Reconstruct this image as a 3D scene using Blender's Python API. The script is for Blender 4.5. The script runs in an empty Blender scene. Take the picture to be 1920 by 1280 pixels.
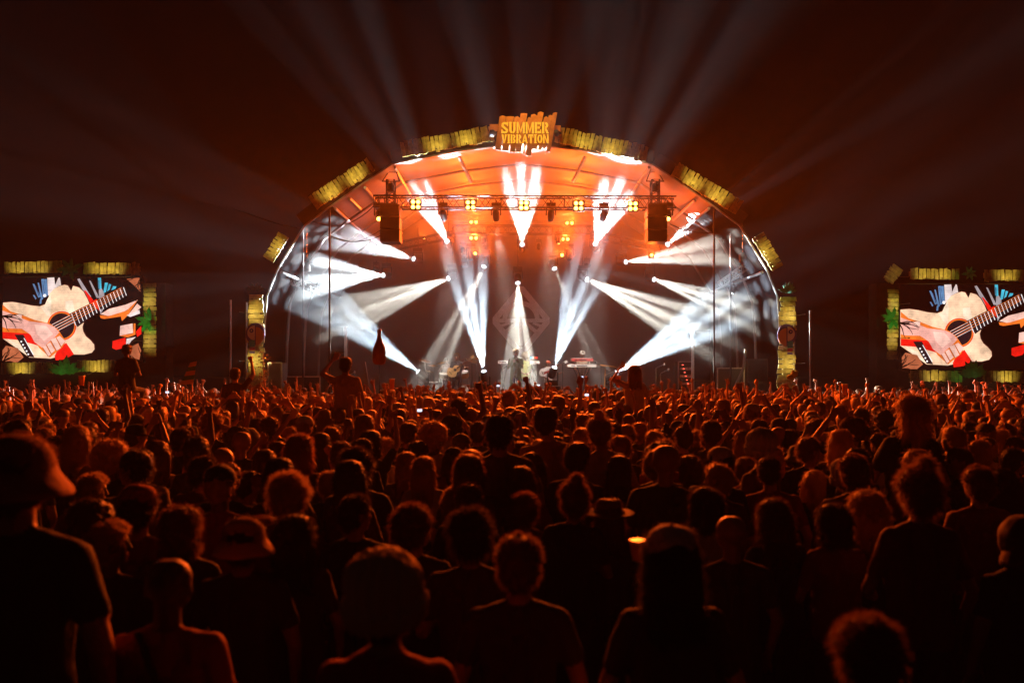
import bpy, bmesh, math, random
import numpy as np
from mathutils import Vector, Matrix, Euler, noise
rnd = random.Random(11)
sc = bpy.context.scene
COL = sc.collection
PI = math.pi
# ---------------------------------------------------------------- camera
F, HC, Y0 = 1500.0, 2.38, 692.0
def P(px, py, Y):
    """point of the place seen at (px, py) of the 1920 px photograph at depth Y metres"""
    return Vector(((px-960)/F*Y, Y, HC-(py-Y0)/F*Y))
cam = bpy.data.cameras.new('camera'); camo = bpy.data.objects.new('camera', cam); COL.objects.link(camo)
camo.location = (0, 0, HC); camo.rotation_euler = (PI/2, 0, 0)
cam.sensor_width = 36; cam.lens = F/1920*36; cam.clip_end = 600; cam.clip_start = .05
cam.shift_y = (Y0-640)/1920
cam.dof.use_dof = True; cam.dof.focus_distance = 26; cam.dof.aperture_fstop = 1.6
sc.camera = camo
# ---------------------------------------------------------------- night sky, exposure
world = bpy.data.worlds.new('World'); sc.world = world; world.use_nodes = True
wn = world.node_tree; bg = wn.nodes['Background']
sky = wn.nodes.new('ShaderNodeTexSky'); sky.sky_type = 'NISHITA'; sky.sun_disc = False
sky.sun_elevation = math.radians(-4); sky.sun_rotation = math.radians(200)
tint = wn.nodes.new('ShaderNodeMix'); tint.data_type = 'RGBA'; tint.blend_type = 'ADD'; tint.inputs[0].default_value = 1
tint.inputs['B'].default_value = (.02, .005, .003, 1)
wn.links.new(sky.outputs[0], tint.inputs['A']); wn.links.new(tint.outputs['Result'], bg.inputs[0])
bg.inputs[1].default_value = .03
sc.view_settings.view_transform = 'Standard'; sc.view_settings.look = 'None'
sc.view_settings.exposure = 0; sc.view_settings.gamma = 1
sc.cycles.max_bounces = 4; sc.cycles.volume_bounces = 1; sc.cycles.diffuse_bounces = 2
sc.cycles.transparent_max_bounces = 8; sc.cycles.sample_clamp_indirect = 3
HAZE, SMOKE = .00066, .058
BEAM_W, ORANGE_W = 25000.0, 2.7
AMB, AMBP = (1, .105, .008), (1, .13, .02)
# ---------------------------------------------------------------- materials
def mat(name, col, rough=.7, metal=0, bump=0, bscale=30, var=0, vscale=6, spec=.4):
    m = bpy.data.materials.new(name); m.use_nodes = True; t = m.node_tree; b = t.nodes['Principled BSDF']
    b.inputs['Base Color'].default_value = (*col, 1); b.inputs['Roughness'].default_value = rough
    b.inputs['Metallic'].default_value = metal; b.inputs['Specular IOR Level'].default_value = spec
    tc = t.nodes.new('ShaderNodeTexCoord')
    if var:
        n = t.nodes.new('ShaderNodeTexNoise'); n.inputs['Scale'].default_value = vscale; n.inputs['Detail'].default_value = 5
        t.links.new(tc.outputs['Object'], n.inputs['Vector'])
        h = t.nodes.new('ShaderNodeHueSaturation'); mr = t.nodes.new('ShaderNodeMapRange')
        mr.inputs['From Min'].default_value = .3; mr.inputs['From Max'].default_value = .7
        mr.inputs['To Min'].default_value = 1-var; mr.inputs['To Max'].default_value = 1+var
        t.links.new(n.outputs[0], mr.inputs[0]); t.links.new(mr.outputs[0], h.inputs['Value'])
        h.inputs['Color'].default_value = (*col, 1); t.links.new(h.outputs[0], b.inputs['Base Color'])
    if bump:
        n2 = t.nodes.new('ShaderNodeTexNoise'); n2.inputs['Scale'].default_value = bscale; n2.inputs['Detail'].default_value = 4
        t.links.new(tc.outputs['Object'], n2.inputs['Vector'])
        bp = t.nodes.new('ShaderNodeBump'); bp.inputs['Strength'].default_value = bump; bp.inputs['Distance'].default_value = .02
        t.links.new(n2.outputs[0], bp.inputs['Height']); t.links.new(bp.outputs[0], b.inputs['Normal'])
    return m
def emat(name, col, s):
    m = bpy.data.materials.new(name); m.use_nodes = True; t = m.node_tree; t.nodes.clear()
    o = t.nodes.new('ShaderNodeOutputMaterial'); e = t.nodes.new('ShaderNodeEmission')
    e.inputs[0].default_value = (*col, 1); e.inputs[1].default_value = s; t.links.new(e.outputs[0], o.inputs[0])
    m.cycles.emission_sampling = 'NONE'
    return m
def attr_mat(name, prop, kind='OBJECT', rough=.85, bump=.5, bscale=9, translucent=0, gain=1.0):
    m = mat(name, (.1, .1, .1), rough, bump=bump, bscale=bscale, spec=.25); t = m.node_tree; b = t.nodes['Principled BSDF']
    a = t.nodes.new('ShaderNodeAttribute'); a.attribute_type = kind; a.attribute_name = prop
    src = a.outputs['Color']
    t.links.new(src, b.inputs['Base Color'])
    if translucent:
        tr = t.nodes.new('ShaderNodeBsdfTranslucent'); mx = t.nodes.new('ShaderNodeMixShader'); mx.inputs[0].default_value = translucent
        t.links.new(src, tr.inputs[0]); t.links.new(b.outputs[0], mx.inputs[1]); t.links.new(tr.outputs[0], mx.inputs[2])
        t.links.new(mx.outputs[0], t.nodes['Material Output'].inputs[0])
    return m
M = dict(
    ground=mat('trampled_grass', (.035, .03, .018), .95, bump=1, bscale=14, var=.5, vscale=3),
    black=mat('black_paint', (.012, .012, .013), .45, spec=.5, bump=.15, bscale=60),
    blackcloth=mat('black_cloth', (.02, .018, .018), .95, bump=.6, bscale=5, var=.3),
    truss=mat('dark_truss', (.05, .05, .055), .35, .8, var=.3, vscale=20),
    alu=mat('aluminium', (.55, .55, .55), .3, .9, var=.2, vscale=20),
    vinyl=mat('canopy_vinyl', (.24, .21, .20), .55, bump=.5, bscale=1.6, var=.22, vscale=.7),
    vinyl2=mat('canopy_edge', (.38, .35, .32), .5, var=.1),
    wall=mat('side_wall_vinyl', (.17, .155, .155), .5, bump=.6, bscale=2.5, var=.3, vscale=1.2), scrim=mat('side_scrim', (.2, .19, .2), .6, bump=.4, bscale=2.5, var=.25, vscale=1.5),
    drop=mat('backdrop_cloth', (.045, .032, .038), .9, bump=.7, bscale=2.2, var=.2, vscale=.8),
    emblem=mat('emblem_print', (.62, .68, .76), .8, var=.15),
    deck=mat('stage_deck', (.02, .018, .018), .5, var=.4),
    plank=mat('gold_plank', (.50, .41, .10), .5, bump=.7, bscale=12, var=.35, vscale=9),
    plankd=mat('gold_plank_dark', (.40, .32, .08), .5, bump=.7, bscale=12, var=.4, vscale=9),
    board=mat('sign_board', (.42, .17, .035), .6, bump=.6, bscale=10, var=.25, vscale=6),
    leaf=mat('leaf_cutout', (.03, .22, .05), .6, var=.4, vscale=8),
    leafd=mat('leaf_cutout_dark', (.015, .07, .03), .6, var=.4, vscale=8),
    purple=mat('board_purple', (.08, .04, .16), .6), cream=mat('board_cream', (.62, .58, .42), .6, var=.1),
    orange=mat('board_orange', (.60, .24, .05), .6, var=.1), green=mat('board_green', (.03, .22, .14), .6),
    red=mat('board_red', (.5, .03, .03), .6), wood=mat('guitar_wood', (.65, .42, .18), .3, var=.15),
    darkwood=mat('dark_wood', (.12, .05, .02), .4), white=mat('white_paint', (.8, .8, .78), .4),
    steel=mat('steel', (.6, .6, .6), .25, .95), brass=mat('cymbal_brass', (.75, .5, .15), .25, .95),
    drumshell=mat('drum_shell', (.12, .1, .09), .3), skin_drum=mat('drum_head', (.5, .48, .44), .5),
    cup=mat('plastic_cup', (.75, .32, .08), .3), bottle=mat('inflatable_bottle', (.24, .10, .05), .3, bump=.2, bscale=5),
    label=mat('bottle_label', (.55, .38, .2), .5), cable=mat('cable_rubber', (.01, .01, .01), .5),
    flag=mat('stripe_flag', (.5, .3, .05), .8), plush=mat('plush_toy', (.32, .42, .14), .9, bump=1, bscale=40),
    foil=mat('foil', (.8, .5, .2), .15, .9, bump=1, bscale=50),
    lens_white=emat('lens_lit_white', (.85, .95, 1), 2.2), lens_orange=emat('lens_lit_orange', (1, .40, .06), 12),
    lens_dark=mat('lens_dark', (.02, .02, .03), .1, spec=.8),
    phone=emat('phone_screen', (.75, .8, 1), 1.6), led=emat('status_light', (.9, .1, .05), 4),
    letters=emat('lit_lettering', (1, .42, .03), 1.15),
    scr_black=emat('screen_black', (.003, .001, .001), 1),
)
for nm, c in dict(cream=(.96, .62, .40), cream2=(.98, .74, .54), pink=(.84, .40, .33), pink2=(.95, .55, .45), orange=(.85, .17, .02), red=(.85, .012, .006),
                  pale=(.80, .65, .62), blue=(.10, .22, .42), blue2=(.05, .45, .62), dkblue=(.03, .06, .15), white=(.95, .9, .9), brown=(.10, .02, .012),
                  grey=(.35, .3, .32), dk=(.02, .008, .01), rust=(.45, .12, .05)).items():
    M['scr_'+nm] = m_ = emat('screen_'+nm, c, 1.0); t_ = m_.node_tree; e_ = t_.nodes['Emission']
    tc_ = t_.nodes.new('ShaderNodeTexCoord'); n_ = t_.nodes.new('ShaderNodeTexNoise'); n_.inputs['Scale'].default_value = 2.6; n_.inputs['Detail'].default_value = 6; n_.inputs['Roughness'].default_value = .6; t_.links.new(tc_.outputs['Object'], n_.inputs['Vector'])
    w_ = t_.nodes.new('ShaderNodeTexWave'); w_.bands_direction = 'Z'; w_.inputs['Scale'].default_value = 4.0; w_.inputs['Distortion'].default_value = 0; t_.links.new(tc_.outputs['Object'], w_.inputs['Vector'])
    a_ = t_.nodes.new('ShaderNodeMath'); a_.operation = 'MULTIPLY_ADD'; a_.inputs[1].default_value = 1.9; a_.inputs[2].default_value = .12; t_.links.new(n_.outputs[0], a_.inputs[0])
    b_ = t_.nodes.new('ShaderNodeMath'); b_.operation = 'MULTIPLY_ADD'; b_.inputs[1].default_value = .08; t_.links.new(w_.outputs[0], b_.inputs[0]); t_.links.new(a_.outputs[0], b_.inputs[2])
    t_.links.new(b_.outputs[0], e_.inputs[1])
# the side walls are see-through mesh: three quarters of the light passes
t_ = M['scrim'].node_tree; tr_ = t_.nodes.new('ShaderNodeBsdfTransparent'); mx_ = t_.nodes.new('ShaderNodeMixShader'); mx_.inputs[0].default_value = .015
t_.links.new(tr_.outputs[0], mx_.inputs[1]); t_.links.new(t_.nodes['Principled BSDF'].outputs[0], mx_.inputs[2]); t_.links.new(mx_.outputs[0], t_.nodes['Material Output'].inputs[0])
# ---------------------------------------------------------------- mesh helpers
class MB:
    def __init__(s): s.v = []; s.f = []; s.m = []
    def add(s, vs, fs, mi=0):
        n = len(s.v); s.v += [tuple(v) for v in vs]; s.f += [tuple(i+n for i in f) for f in fs]; s.m += [mi]*len(fs); return s
    def box(s, c, d, R=None, mi=0):
        c = Vector(c); hx, hy, hz = d[0]/2, d[1]/2, d[2]/2
        vs = [Vector((x, y, z)) for x in (-hx, hx) for y in (-hy, hy) for z in (-hz, hz)]
        if R is not None: vs = [R @ v for v in vs]
        return s.add([v+c for v in vs], [(0, 1, 3, 2), (4, 6, 7, 5), (0, 4, 5, 1), (2, 3, 7, 6), (0, 2, 6, 4), (1, 5, 7, 3)], mi)
    def tube(s, a, b, r0, r1=None, n=8, mi=0, cap=True):
        a = Vector(a); b = Vector(b); r1 = r0 if r1 is None else r1
        d = (b-a); q = d.to_track_quat('Z', 'Y') if d.length > 1e-9 else Euler((0, 0, 0)).to_quaternion()
        vs = []
        for p, r in ((a, r0), (b, r1)):
            for k in range(n):
                t = 2*PI*k/n; vs.append(p+q @ Vector((r*math.cos(t), r*math.sin(t), 0)))
        fs = [(k, (k+1) % n, n+(k+1) % n, n+k) for k in range(n)]
        if cap: fs += [tuple(range(n-1, -1, -1)), tuple(range(n, 2*n))]
        return s.add(vs, fs, mi)
    def path(s, pts, r, n=6, mi=0):
        for a, b in zip(pts[:-1], pts[1:]): s.tube(a, b, r, r, n, mi)
        return s
    def lathe(s, c, prof, axis=(0, 0, 1), n=16, mi=0):
        c = Vector(c); q = Vector(axis).to_track_quat('Z', 'Y'); vs = []; m = len(prof)
        for z, r in prof:
            for k in range(n):
                t = 2*PI*k/n; vs.append(c+q @ Vector((r*math.cos(t), r*math.sin(t), z)))
        fs = [(j*n+k, j*n+(k+1) % n, (j+1)*n+(k+1) % n, (j+1)*n+k) for j in range(m-1) for k in range(n)]
        fs += [tuple(range(n-1, -1, -1)), tuple(range((m-1)*n, m*n))]
        return s.add(vs, fs, mi)
    def ell(s, c, r, q=None, nu=12, nv=8, mi=0):
        c = Vector(c); vs = []
        for j in range(nv+1):
            ph = -PI/2+PI*j/nv*.998+.001*PI
            for k in range(nu):
                t = 2*PI*k/nu; p = Vector((r[0]*math.cos(ph)*math.cos(t), r[1]*math.cos(ph)*math.sin(t), r[2]*math.sin(ph)))
                vs.append(c+(q @ p if q is not None else p))
        fs = [(j*nu+k, j*nu+(k+1) % nu, (j+1)*nu+(k+1) % nu, (j+1)*nu+k) for j in range(nv) for k in range(nu)]
        fs += [tuple(range(nu-1, -1, -1)), tuple(range(nv*nu, (nv+1)*nu))]
        return s.add(vs, fs, mi)
    def prism(s, pts, fn, t, mi=0):
        """outline pts (2D) mapped by fn(u, v, depth) -> point; depth 0..t"""
        n = len(pts); vs = [fn(u, v, 0) for u, v in pts]+[fn(u, v, t) for u, v in pts]
        fs = [tuple(range(n)), tuple(range(2*n-1, n-1, -1))]+[(k, n+k, n+(k+1) % n, (k+1) % n) for k in range(n)]
        return s.add(vs, fs, mi)
    def mesh(s, name, mats):
        me = bpy.data.meshes.new(name); me.from_pydata(s.v, [], s.f)
        for m in (mats if isinstance(mats, (list, tuple)) else [mats]): me.materials.append(m)
        if any(s.m): me.polygons.foreach_set('material_index', s.m)
        bm = bmesh.new(); bm.from_mesh(me); bmesh.ops.recalc_face_normals(bm, faces=bm.faces); bm.to_mesh(me); bm.free()
        return me
    def obj(s, name, mats, parent=None, smooth=False):
        me = s.mesh(name, mats); o = bpy.data.objects.new(name, me); COL.objects.link(o)
        if smooth: me.polygons.foreach_set('use_smooth', [True]*len(me.polygons))
        if parent is not None: attach(o, parent)
        return o
def attach(o, parent):
    o.parent = parent
    o.matrix_parent_inverse = Matrix.LocRotScale(parent.location, parent.rotation_euler, parent.scale).inverted()
def tag(o, label, cat, group=None):
    o['label'] = label; o['category'] = cat
    if group: o['group'] = group
    return o
def empty(name, loc, label=None, cat=None, group=None, rz=0):
    o = bpy.data.objects.new(name, None); COL.objects.link(o); o.location = loc; o.rotation_euler = (0, 0, rz); o.empty_display_size = .2
    if label: tag(o, label, cat, group)
    return o
def struct(o, kind='structure'): o['kind'] = kind; return o
def lamp(name, typ, loc, energy, col, parent=None, r=.05, aim=None, ang=60, blend=.5):
    l = bpy.data.lights.new(name, typ); l.energy = energy; l.color = col; l.shadow_soft_size = r
    o = bpy.data.objects.new(name, l); COL.objects.link(o); o.location = loc
    if typ == 'SPOT':
        l.spot_size = math.radians(ang); l.spot_blend = blend
        o.rotation_euler = (Vector(aim)-Vector(loc)).to_track_quat('-Z', 'Y').to_euler()
    if parent is not None: attach(o, parent)
    return o
def flood_mask(l, up=.06, spill=.0, flip=False):
    """added mask in the lamp strength dims it by direction; no flaps are built"""
    l.use_nodes = True; t = l.node_tree; N = t.nodes
    tc = N.new('ShaderNodeTexCoord'); sp = N.new('ShaderNodeSeparateXYZ'); t.links.new(tc.outputs['Normal'], sp.inputs[0])
    mr = N.new('ShaderNodeMapRange'); mr.interpolation_type = 'SMOOTHSTEP'; ng = N.new('ShaderNodeMath'); ng.operation = 'MULTIPLY'; ng.inputs[1].default_value = -1 if flip else 1; t.links.new(sp.outputs[1], ng.inputs[0]); t.links.new(ng.outputs[0], mr.inputs[0])
    for k, v in (('From Min', up-.12), ('From Max', up+.12), ('To Min', 1.0), ('To Max', spill)): mr.inputs[k].default_value = v
    m2 = N.new('ShaderNodeMapRange'); m2.interpolation_type = 'SMOOTHSTEP'; t.links.new(ng.outputs[0], m2.inputs[0])
    for k, v in (('From Min', -.75), ('From Max', -.24), ('To Min', 1.0 if flip else .12), ('To Max', 1.0)): m2.inputs[k].default_value = v
    mu = N.new('ShaderNodeMath'); mu.operation = 'MULTIPLY'; t.links.new(mr.outputs[0], mu.inputs[0]); t.links.new(m2.outputs[0], mu.inputs[1])
    nz = N.new('ShaderNodeTexNoise'); nz.inputs['Scale'].default_value = 4; nz.inputs['Detail'].default_value = 1; t.links.new(tc.outputs['Normal'], nz.inputs['Vector'])
    ma = N.new('ShaderNodeMath'); ma.operation = 'MULTIPLY_ADD'; ma.inputs[1].default_value = 3.2; ma.inputs[2].default_value = -.6; ma.use_clamp = False; t.links.new(nz.outputs[0], ma.inputs[0])  # uneven patches of light put into the flood strength
    mb = N.new('ShaderNodeMath'); mb.operation = 'MULTIPLY'; t.links.new(mu.outputs[0], mb.inputs[0]); t.links.new(ma.outputs[0], mb.inputs[1])
    t.links.new(mb.outputs[0], N['Emission'].inputs['Strength'])
def gobo(l, ang, holes, cone_wash=.085):
    """stencil wheel in front of the lamp: round holes (u, v, radius) of the cone, plus an added wash over all of it"""
    l.use_nodes = True; t = l.node_tree; N = t.nodes; em = N['Emission']
    tc = N.new('ShaderNodeTexCoord'); sp = N.new('ShaderNodeSeparateXYZ'); t.links.new(tc.outputs['Normal'], sp.inputs[0])
    def m(op, *a):
        x = N.new('ShaderNodeMath'); x.operation = op
        for i, y in enumerate(a):
            if isinstance(y, (int, float)): x.inputs[i].default_value = y
            else: t.links.new(y, x.inputs[i])
        return x.outputs[0]
    T = math.tan(math.radians(ang/2)); az = m('ABSOLUTE', sp.outputs[2])
    u = m('DIVIDE', m('DIVIDE', sp.outputs[0], az), T); v = m('DIVIDE', m('DIVIDE', sp.outputs[1], az), T)
    tot = None
    for hu, hv, hr in holes:
        du = m('SUBTRACT', u, hu); dv = m('SUBTRACT', v, hv)
        d2 = m('ADD', m('MULTIPLY', du, du), m('MULTIPLY', dv, dv))
        s = m('MINIMUM', m('MAXIMUM', m('MULTIPLY_ADD', d2, -3/(hr*hr), 3), 0), 1)
        tot = s if tot is None else m('MAXIMUM', tot, s)
    cb = N.new('ShaderNodeCombineXYZ'); t.links.new(u, cb.inputs[0]); t.links.new(v, cb.inputs[1]); cb.inputs[2].default_value = holes[0][0]*9
    nz = N.new('ShaderNodeTexNoise'); nz.inputs['Scale'].default_value = 5; nz.inputs['Detail'].default_value = 2; t.links.new(cb.outputs[0], nz.inputs['Vector'])  # streaks like drifting smoke, put into the lamp strength
    t.links.new(m('MULTIPLY_ADD', tot, m('MULTIPLY_ADD', nz.outputs[0], 2.2, -.15), cone_wash), em.inputs['Strength'])
# ================================================================ GROUND, HAZE
struct(MB().box((0, 30, -.15), (400, 420, .3)).obj('ground', M['ground']))
def vol(name, dens, a, b, col=(.92, .92, .92), g=.25):
    m = bpy.data.materials.new(name+'_air'); m.use_nodes = True; nt = m.node_tree; nt.nodes.clear()
    o = nt.nodes.new('ShaderNodeOutputMaterial'); pv = nt.nodes.new('ShaderNodeVolumePrincipled')
    pv.inputs['Density'].default_value = dens; pv.inputs['Anisotropy'].default_value = g; pv.inputs['Color'].default_value = (*col, 1)
    nt.links.new(pv.outputs[0], o.inputs['Volume'])
    a = Vector(a); b = Vector(b); ob = MB().box((a+b)/2, b-a).obj(name, m); ob['kind'] = 'stuff'; return ob
vol('haze', HAZE, (-60, -6, -1.3), (60, 60, 26))
# ================================================================ STAGE SHELL
YF, YB = 24.5, 33.0
CX = P(979, 0, YF).x
# half outline of the arch: (pixels from centre, pixel row) at the front opening
HALF = [(0, 270), (122, 284), (243, 308), (300, 346), (357, 386), (408, 424), (459, 508), (478, 556), (484, 640), (488, 790)]
def arch(Y, k=1.0):
    pts = [(-x, y) for x, y in HALF[::-1]]+HALF[1:]
    return [Vector((CX+x/F*YF*k, Y, HC-(y-Y0)/F*YF*k+(1-k)*1.0)) for x, y in pts]
AF = arch(YF); AB = arch(YB)
deckz = 1.16
struct_deck = empty('stage_deck', (CX, 28.8, 0), 'low black stage floor under the band, hidden behind the front rows', 'stage')
MB().box((CX, 28.85, deckz-.1), (15.2, 8.3, .2)).obj('deck_floor', M['deck'], struct_deck)
MB().box((CX, 24.72, .49), (15.4, .06, .98)).obj('front_skirt', M['blackcloth'], struct_deck)
shell = empty('stage_canopy', (CX, YF, 0), 'arched stage canopy glowing orange inside above the band', 'stage roof')
n = len(AF)
for i in range(n-1):
    side = i in (0, 1, 2, 3, 4, n-6, n-5, n-4, n-3, n-2)
    o_ = 0.05
    def off(p, A, j):
        c = Vector((CX, p.y, 3)); d = (p-c); d.normalize(); return p+d*o_
    vs = [AF[i], AF[i+1], AB[i+1], AB[i]]; vo = [off(v, None, 0) for v in vs]
    b = MB().add(vs+vo, [(0, 1, 2, 3), (7, 6, 5, 4), (0, 4, 5, 1), (1, 5, 6, 2), (2, 6, 7, 3), (3, 7, 4, 0)])
    b.obj('side_wall_panel' if side else 'roof_panel', M['scrim'] if side else M['vinyl'], shell)
# steel ribs and purlins inside the roof
for Y in (26.6, 28.8, 31.0):
    A = arch(Y, .985); b = MB()
    b.path(A, .045, 8); b.obj('roof_rib', M['wall'], shell)
for j in (3, 5, 6, 7, n-8, n-6, n-4):
    p0 = arch(YF+.1, .985)[j]; p1 = arch(YB-.1, .985)[j]
    MB().tube(p0, p1, .045, n=8).obj('roof_purlin', M['alu'], shell)
for sx in (-1, 1):
    a = P(979+sx*118, 287, YF+.2)-Vector((0, 0, .12)); b2 = P(979+sx*95, 312, YF+.8)-Vector((0, 0, .5))
    MB().box((a+b2)/2, (.07, (a-b2).length, .09), (b2-a).to_track_quat('Y', 'Z').to_matrix()).obj('rafter', M['alu'], shell)
for (x0, y0, x1, y1) in ((655, 372, 680, 396), (1303, 376, 1262, 412)):
    a = P(x0, y0, YF+.3); b2 = P(x1, y1, YF+2.4); MB().tube(a, b2, .05).obj('rafter', M['alu'], shell)
# pale edge profile
MB().path([p+Vector((0, -.03, 0)) for p in AF[1:-1]], .028, 6).obj('edge_profile', M['vinyl2'], shell)
# inner valance seen behind the planks (pale strip just above the edge)
for i in range(4, n-5):
    a, b2 = AF[i], AF[i+1]; nrm = Vector((-(b2-a).z, 0, (b2-a).x)).normalized()
    if nrm.z < 0: nrm = -nrm
    y_ = Vector((0, -.01, 0))
    vs = [a+y_+nrm*.02, b2+y_+nrm*.02, b2+y_+nrm*.42, a+y_+nrm*.42]; vb = [v+Vector((0, -.03, 0)) for v in vs]
    MB().add(vs+vb, [(0, 1, 2, 3), (7, 6, 5, 4), (0, 4, 5, 1), (1, 5, 6, 2), (2, 6, 7, 3), (3, 7, 4, 0)]).obj('valance', M['blackcloth'], shell)
# front masts of the opening and side poles
for px, top in ((618, 384), (1339, 388)):
    MB().tube(P(px, top, YF-.02), Vector((P(px, 0, YF-.02).x, YF-.02, 0)), .028, n=10).obj('mast_pole', M['black'], shell)
for px, top in ((568, 425), (1370, 438)):
    MB().tube(P(px, top, YF+1.4), Vector((P(px, 0, YF+1.4).x, YF+1.4, 1)), .03, n=8).obj('side_pole', M['truss'], shell)
SM = bpy.data.objects['haze'].data.materials[0].copy(); SM.name = 'stage_smoke_air'; SM.node_tree.nodes['Principled Volume'].inputs['Density'].default_value = SMOKE
inner = [Vector((CX+(p.x-CX)*.965, 0, 1.2+(p.z-1.2)*.965)) for p in arch(YF)[1:-1]]; inner = [Vector((inner[0].x, 0, deckz+.05))]+inner+[Vector((inner[-1].x, 0, deckz+.05))]
MB().prism([(p.x, p.z) for p in inner], lambda u, v, d: Vector((u, YF+.85+d, v)), YB-.25-YF-.85).obj('stage_smoke', SM)['kind'] = 'stuff'
# backdrop with emblem
back = empty('stage_backdrop', (CX, YB-.05, 0), 'dark cloth backdrop with a pale diamond emblem behind the band', 'backdrop')
AD = arch(YB-.12, .99); pts = [(p.x, p.z) for p in AD]
MB().prism(pts, lambda u, v, t: Vector((u, YB-.12-t, v)), .03).obj('backdrop_cloth', M['drop'], back)
E0 = YB-.16
def EP(px, py): p = P(px, py, E0); return (p.x, p.z)
def flat(name, polys, m, parent, Y, t=.012):
    b = MB()
    for pl in polys: b.prism(pl, lambda u, v, d: Vector((u, Y-d, v)), t)
    return b.obj(name, m, parent)
cx, cy, R_ = 977, 601, 58
def strip(a, b2, w):
    d = Vector((b2[0]-a[0], b2[1]-a[1])).normalized(); q = Vector((-d.y, d.x))*w/2
    return [EP(a[0]+q.x, a[1]+q.y), EP(b2[0]+q.x, b2[1]+q.y), EP(b2[0]-q.x, b2[1]-q.y), EP(a[0]-q.x, a[1]-q.y)]
def rdia(rx, ry, k):
    T4 = [(rx, 0), (0, ry), (-rx, 0), (0, -ry)]; out = []
    for q in range(4):
        a, b2, c2 = T4[q-1], T4[q], T4[(q+1) % 4]
        for o_ in (a, c2):
            d = Vector((o_[0]-b2[0], o_[1]-b2[1])).normalized()*k; out.append(Vector((cx+b2[0]+d.x, cy+b2[1]+d.y)))
    return out
ro, ri = rdia(R_, 70, 7), rdia(R_-14, 70-17, 3)
ring = [[EP(*ro[k]), EP(*ro[(k+1) % 8]), EP(*ri[(k+1) % 8]), EP(*ri[k])] for k in range(8)]
flat('emblem_diamond', ring, M['emblem'], back, E0)
arc = []
for k in range(14):
    a0, a1 = PI+PI*k/14, PI+PI*(k+1)/14
    arc.append([EP(cx+r*math.cos(a), cy-2+r*math.sin(a)) for a, r in ((a0, 35), (a1, 35), (a1, 26), (a0, 26))])
flat('emblem_arch', arc, M['emblem'], back, E0-.002, .014)
flat('emblem_bar', [strip((cx-44, cy), (cx+44, cy), 7)], M['emblem'], back, E0-.004, .016)
flat('emblem_rays', [strip((cx-8, cy+4), (cx-32, cy+24), 7), strip((cx+8, cy+4), (cx+32, cy+24), 7), strip((cx, cy+3), (cx, cy+46), 8),
                     strip((cx-22, cy+4), (cx-42, cy+12), 5), strip((cx+22, cy+4), (cx+42, cy+12), 5)], M['emblem'], back, E0-.006, .018)
# ================================================================ GOLD PLANK TRIMS
WARM = (1, .76, .26)
def planks(label, a, b2, L, w, Y=YF-.25, n=None, lights=(.35, .7), W=20, rag=.05, seed=0, grow=0, cat='plank trim'):
    """row of rough gold planks from pixel a to b2; each plank stands across the row"""
    r = random.Random(seed); A = P(*a, Y); B = P(*b2, Y); d = (B-A); ln = d.length; d.normalize(); nn = Vector((-d.z, 0, d.x))
    if nn.z < 0: nn = -nn
    ppm = F/Y; L = L*.83/ppm; w = w/ppm; n = n or max(2, round(ln/w)); root = empty('plank_trim', (A+B)/2, label, cat, 'gold plank trims')
    MB().box((A+B)/2+Vector((0, .05, 0)), (ln, .03, L*.45), Matrix(((d.x, 0, nn.x), (0, 1, 0), (d.z, 0, nn.z)))).obj('batten', M['plankd'], root)
    for k in range(n):
        t = (k+.5)/n; c = A+(B-A)*t; l = L*(1+grow*t); ww = ln/n*r.uniform(.84, .93)/2
        h0, h1 = -l/2*(1+r.uniform(-rag, rag*1.6)), l/2*(1+r.uniform(-rag, rag))
        sk = r.uniform(-.04, .04)
        q = [(-ww, h0), (ww, h0+r.uniform(-.03, .03)), (ww*r.uniform(.85, 1)+sk*l, h1+r.uniform(-.03, .03)), (-ww*r.uniform(.85, 1)+sk*l, h1)]
        dy = r.uniform(-.012, .012)
        MB().prism(q, lambda u, v, s: c+d*u+nn*v+Vector((0, dy-s, 0)), .028).obj('plank', M['plank'] if r.random() < .7 else M['plankd'], root)
    for t in lights:
        c = A+(B-A)*t
        # small lamp on a bracket, throwing along the planks
        pos = c-nn*(L*.75)+Vector((0, -.62, 0))
        if t == lights[0] and False: pass
        MB().tube(c-nn*L*.4+Vector((0, 0, 0)), pos, .008, n=5).tube(pos, pos+(c-pos).normalized()*.05, .018, n=7).obj('bracket_lamp', M['black'], root)
        lamp('plank_light', 'SPOT', pos+(c-pos).normalized()*.07, W*1.0, WARM, root, .02, c+nn*L*.02, 84, 1.0)
    return root
planks('short row of gold planks on the lower left bend of the arch', (503, 487), (532, 440), 26, 8, seed=1, lights=(.5,), W=16)
planks('long row of gold planks on the upper left slope of the arch', (586, 381), (696, 308), 34, 7.6, seed=2, lights=(.3, .72), W=24)
planks('row of gold planks along the arch top left of the lettered sign', (752, 281), (925, 250), 34, 8, seed=3, lights=(.38, .7), W=22, rag=.09)
planks('row of gold planks along the arch top right of the lettered sign', (1042, 252), (1214, 290), 36, 8, seed=4, lights=(.32, .62), W=22, rag=.09)
planks('long row of gold planks on the upper right slope of the arch', (1265, 316), (1386, 390), 34, 8, seed=5, lights=(.3, .66), W=24)
planks('short row of gold planks on the lower right bend of the arch', (1421, 441), (1458, 503), 28, 8, seed=6, lights=(.5,), W=16)
planks('tall column of horizontal gold planks at the left foot of the arch', (480, 552), (481, 760), 32, 9.2, seed=7, lights=(.17, .6), W=22, rag=.12, grow=.25)
planks('tall column of horizontal gold planks at the right foot of the arch', (1476, 556), (1474, 764), 33, 9.2, seed=8, lights=(.17, .6), W=22, rag=.12, grow=.25)
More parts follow.
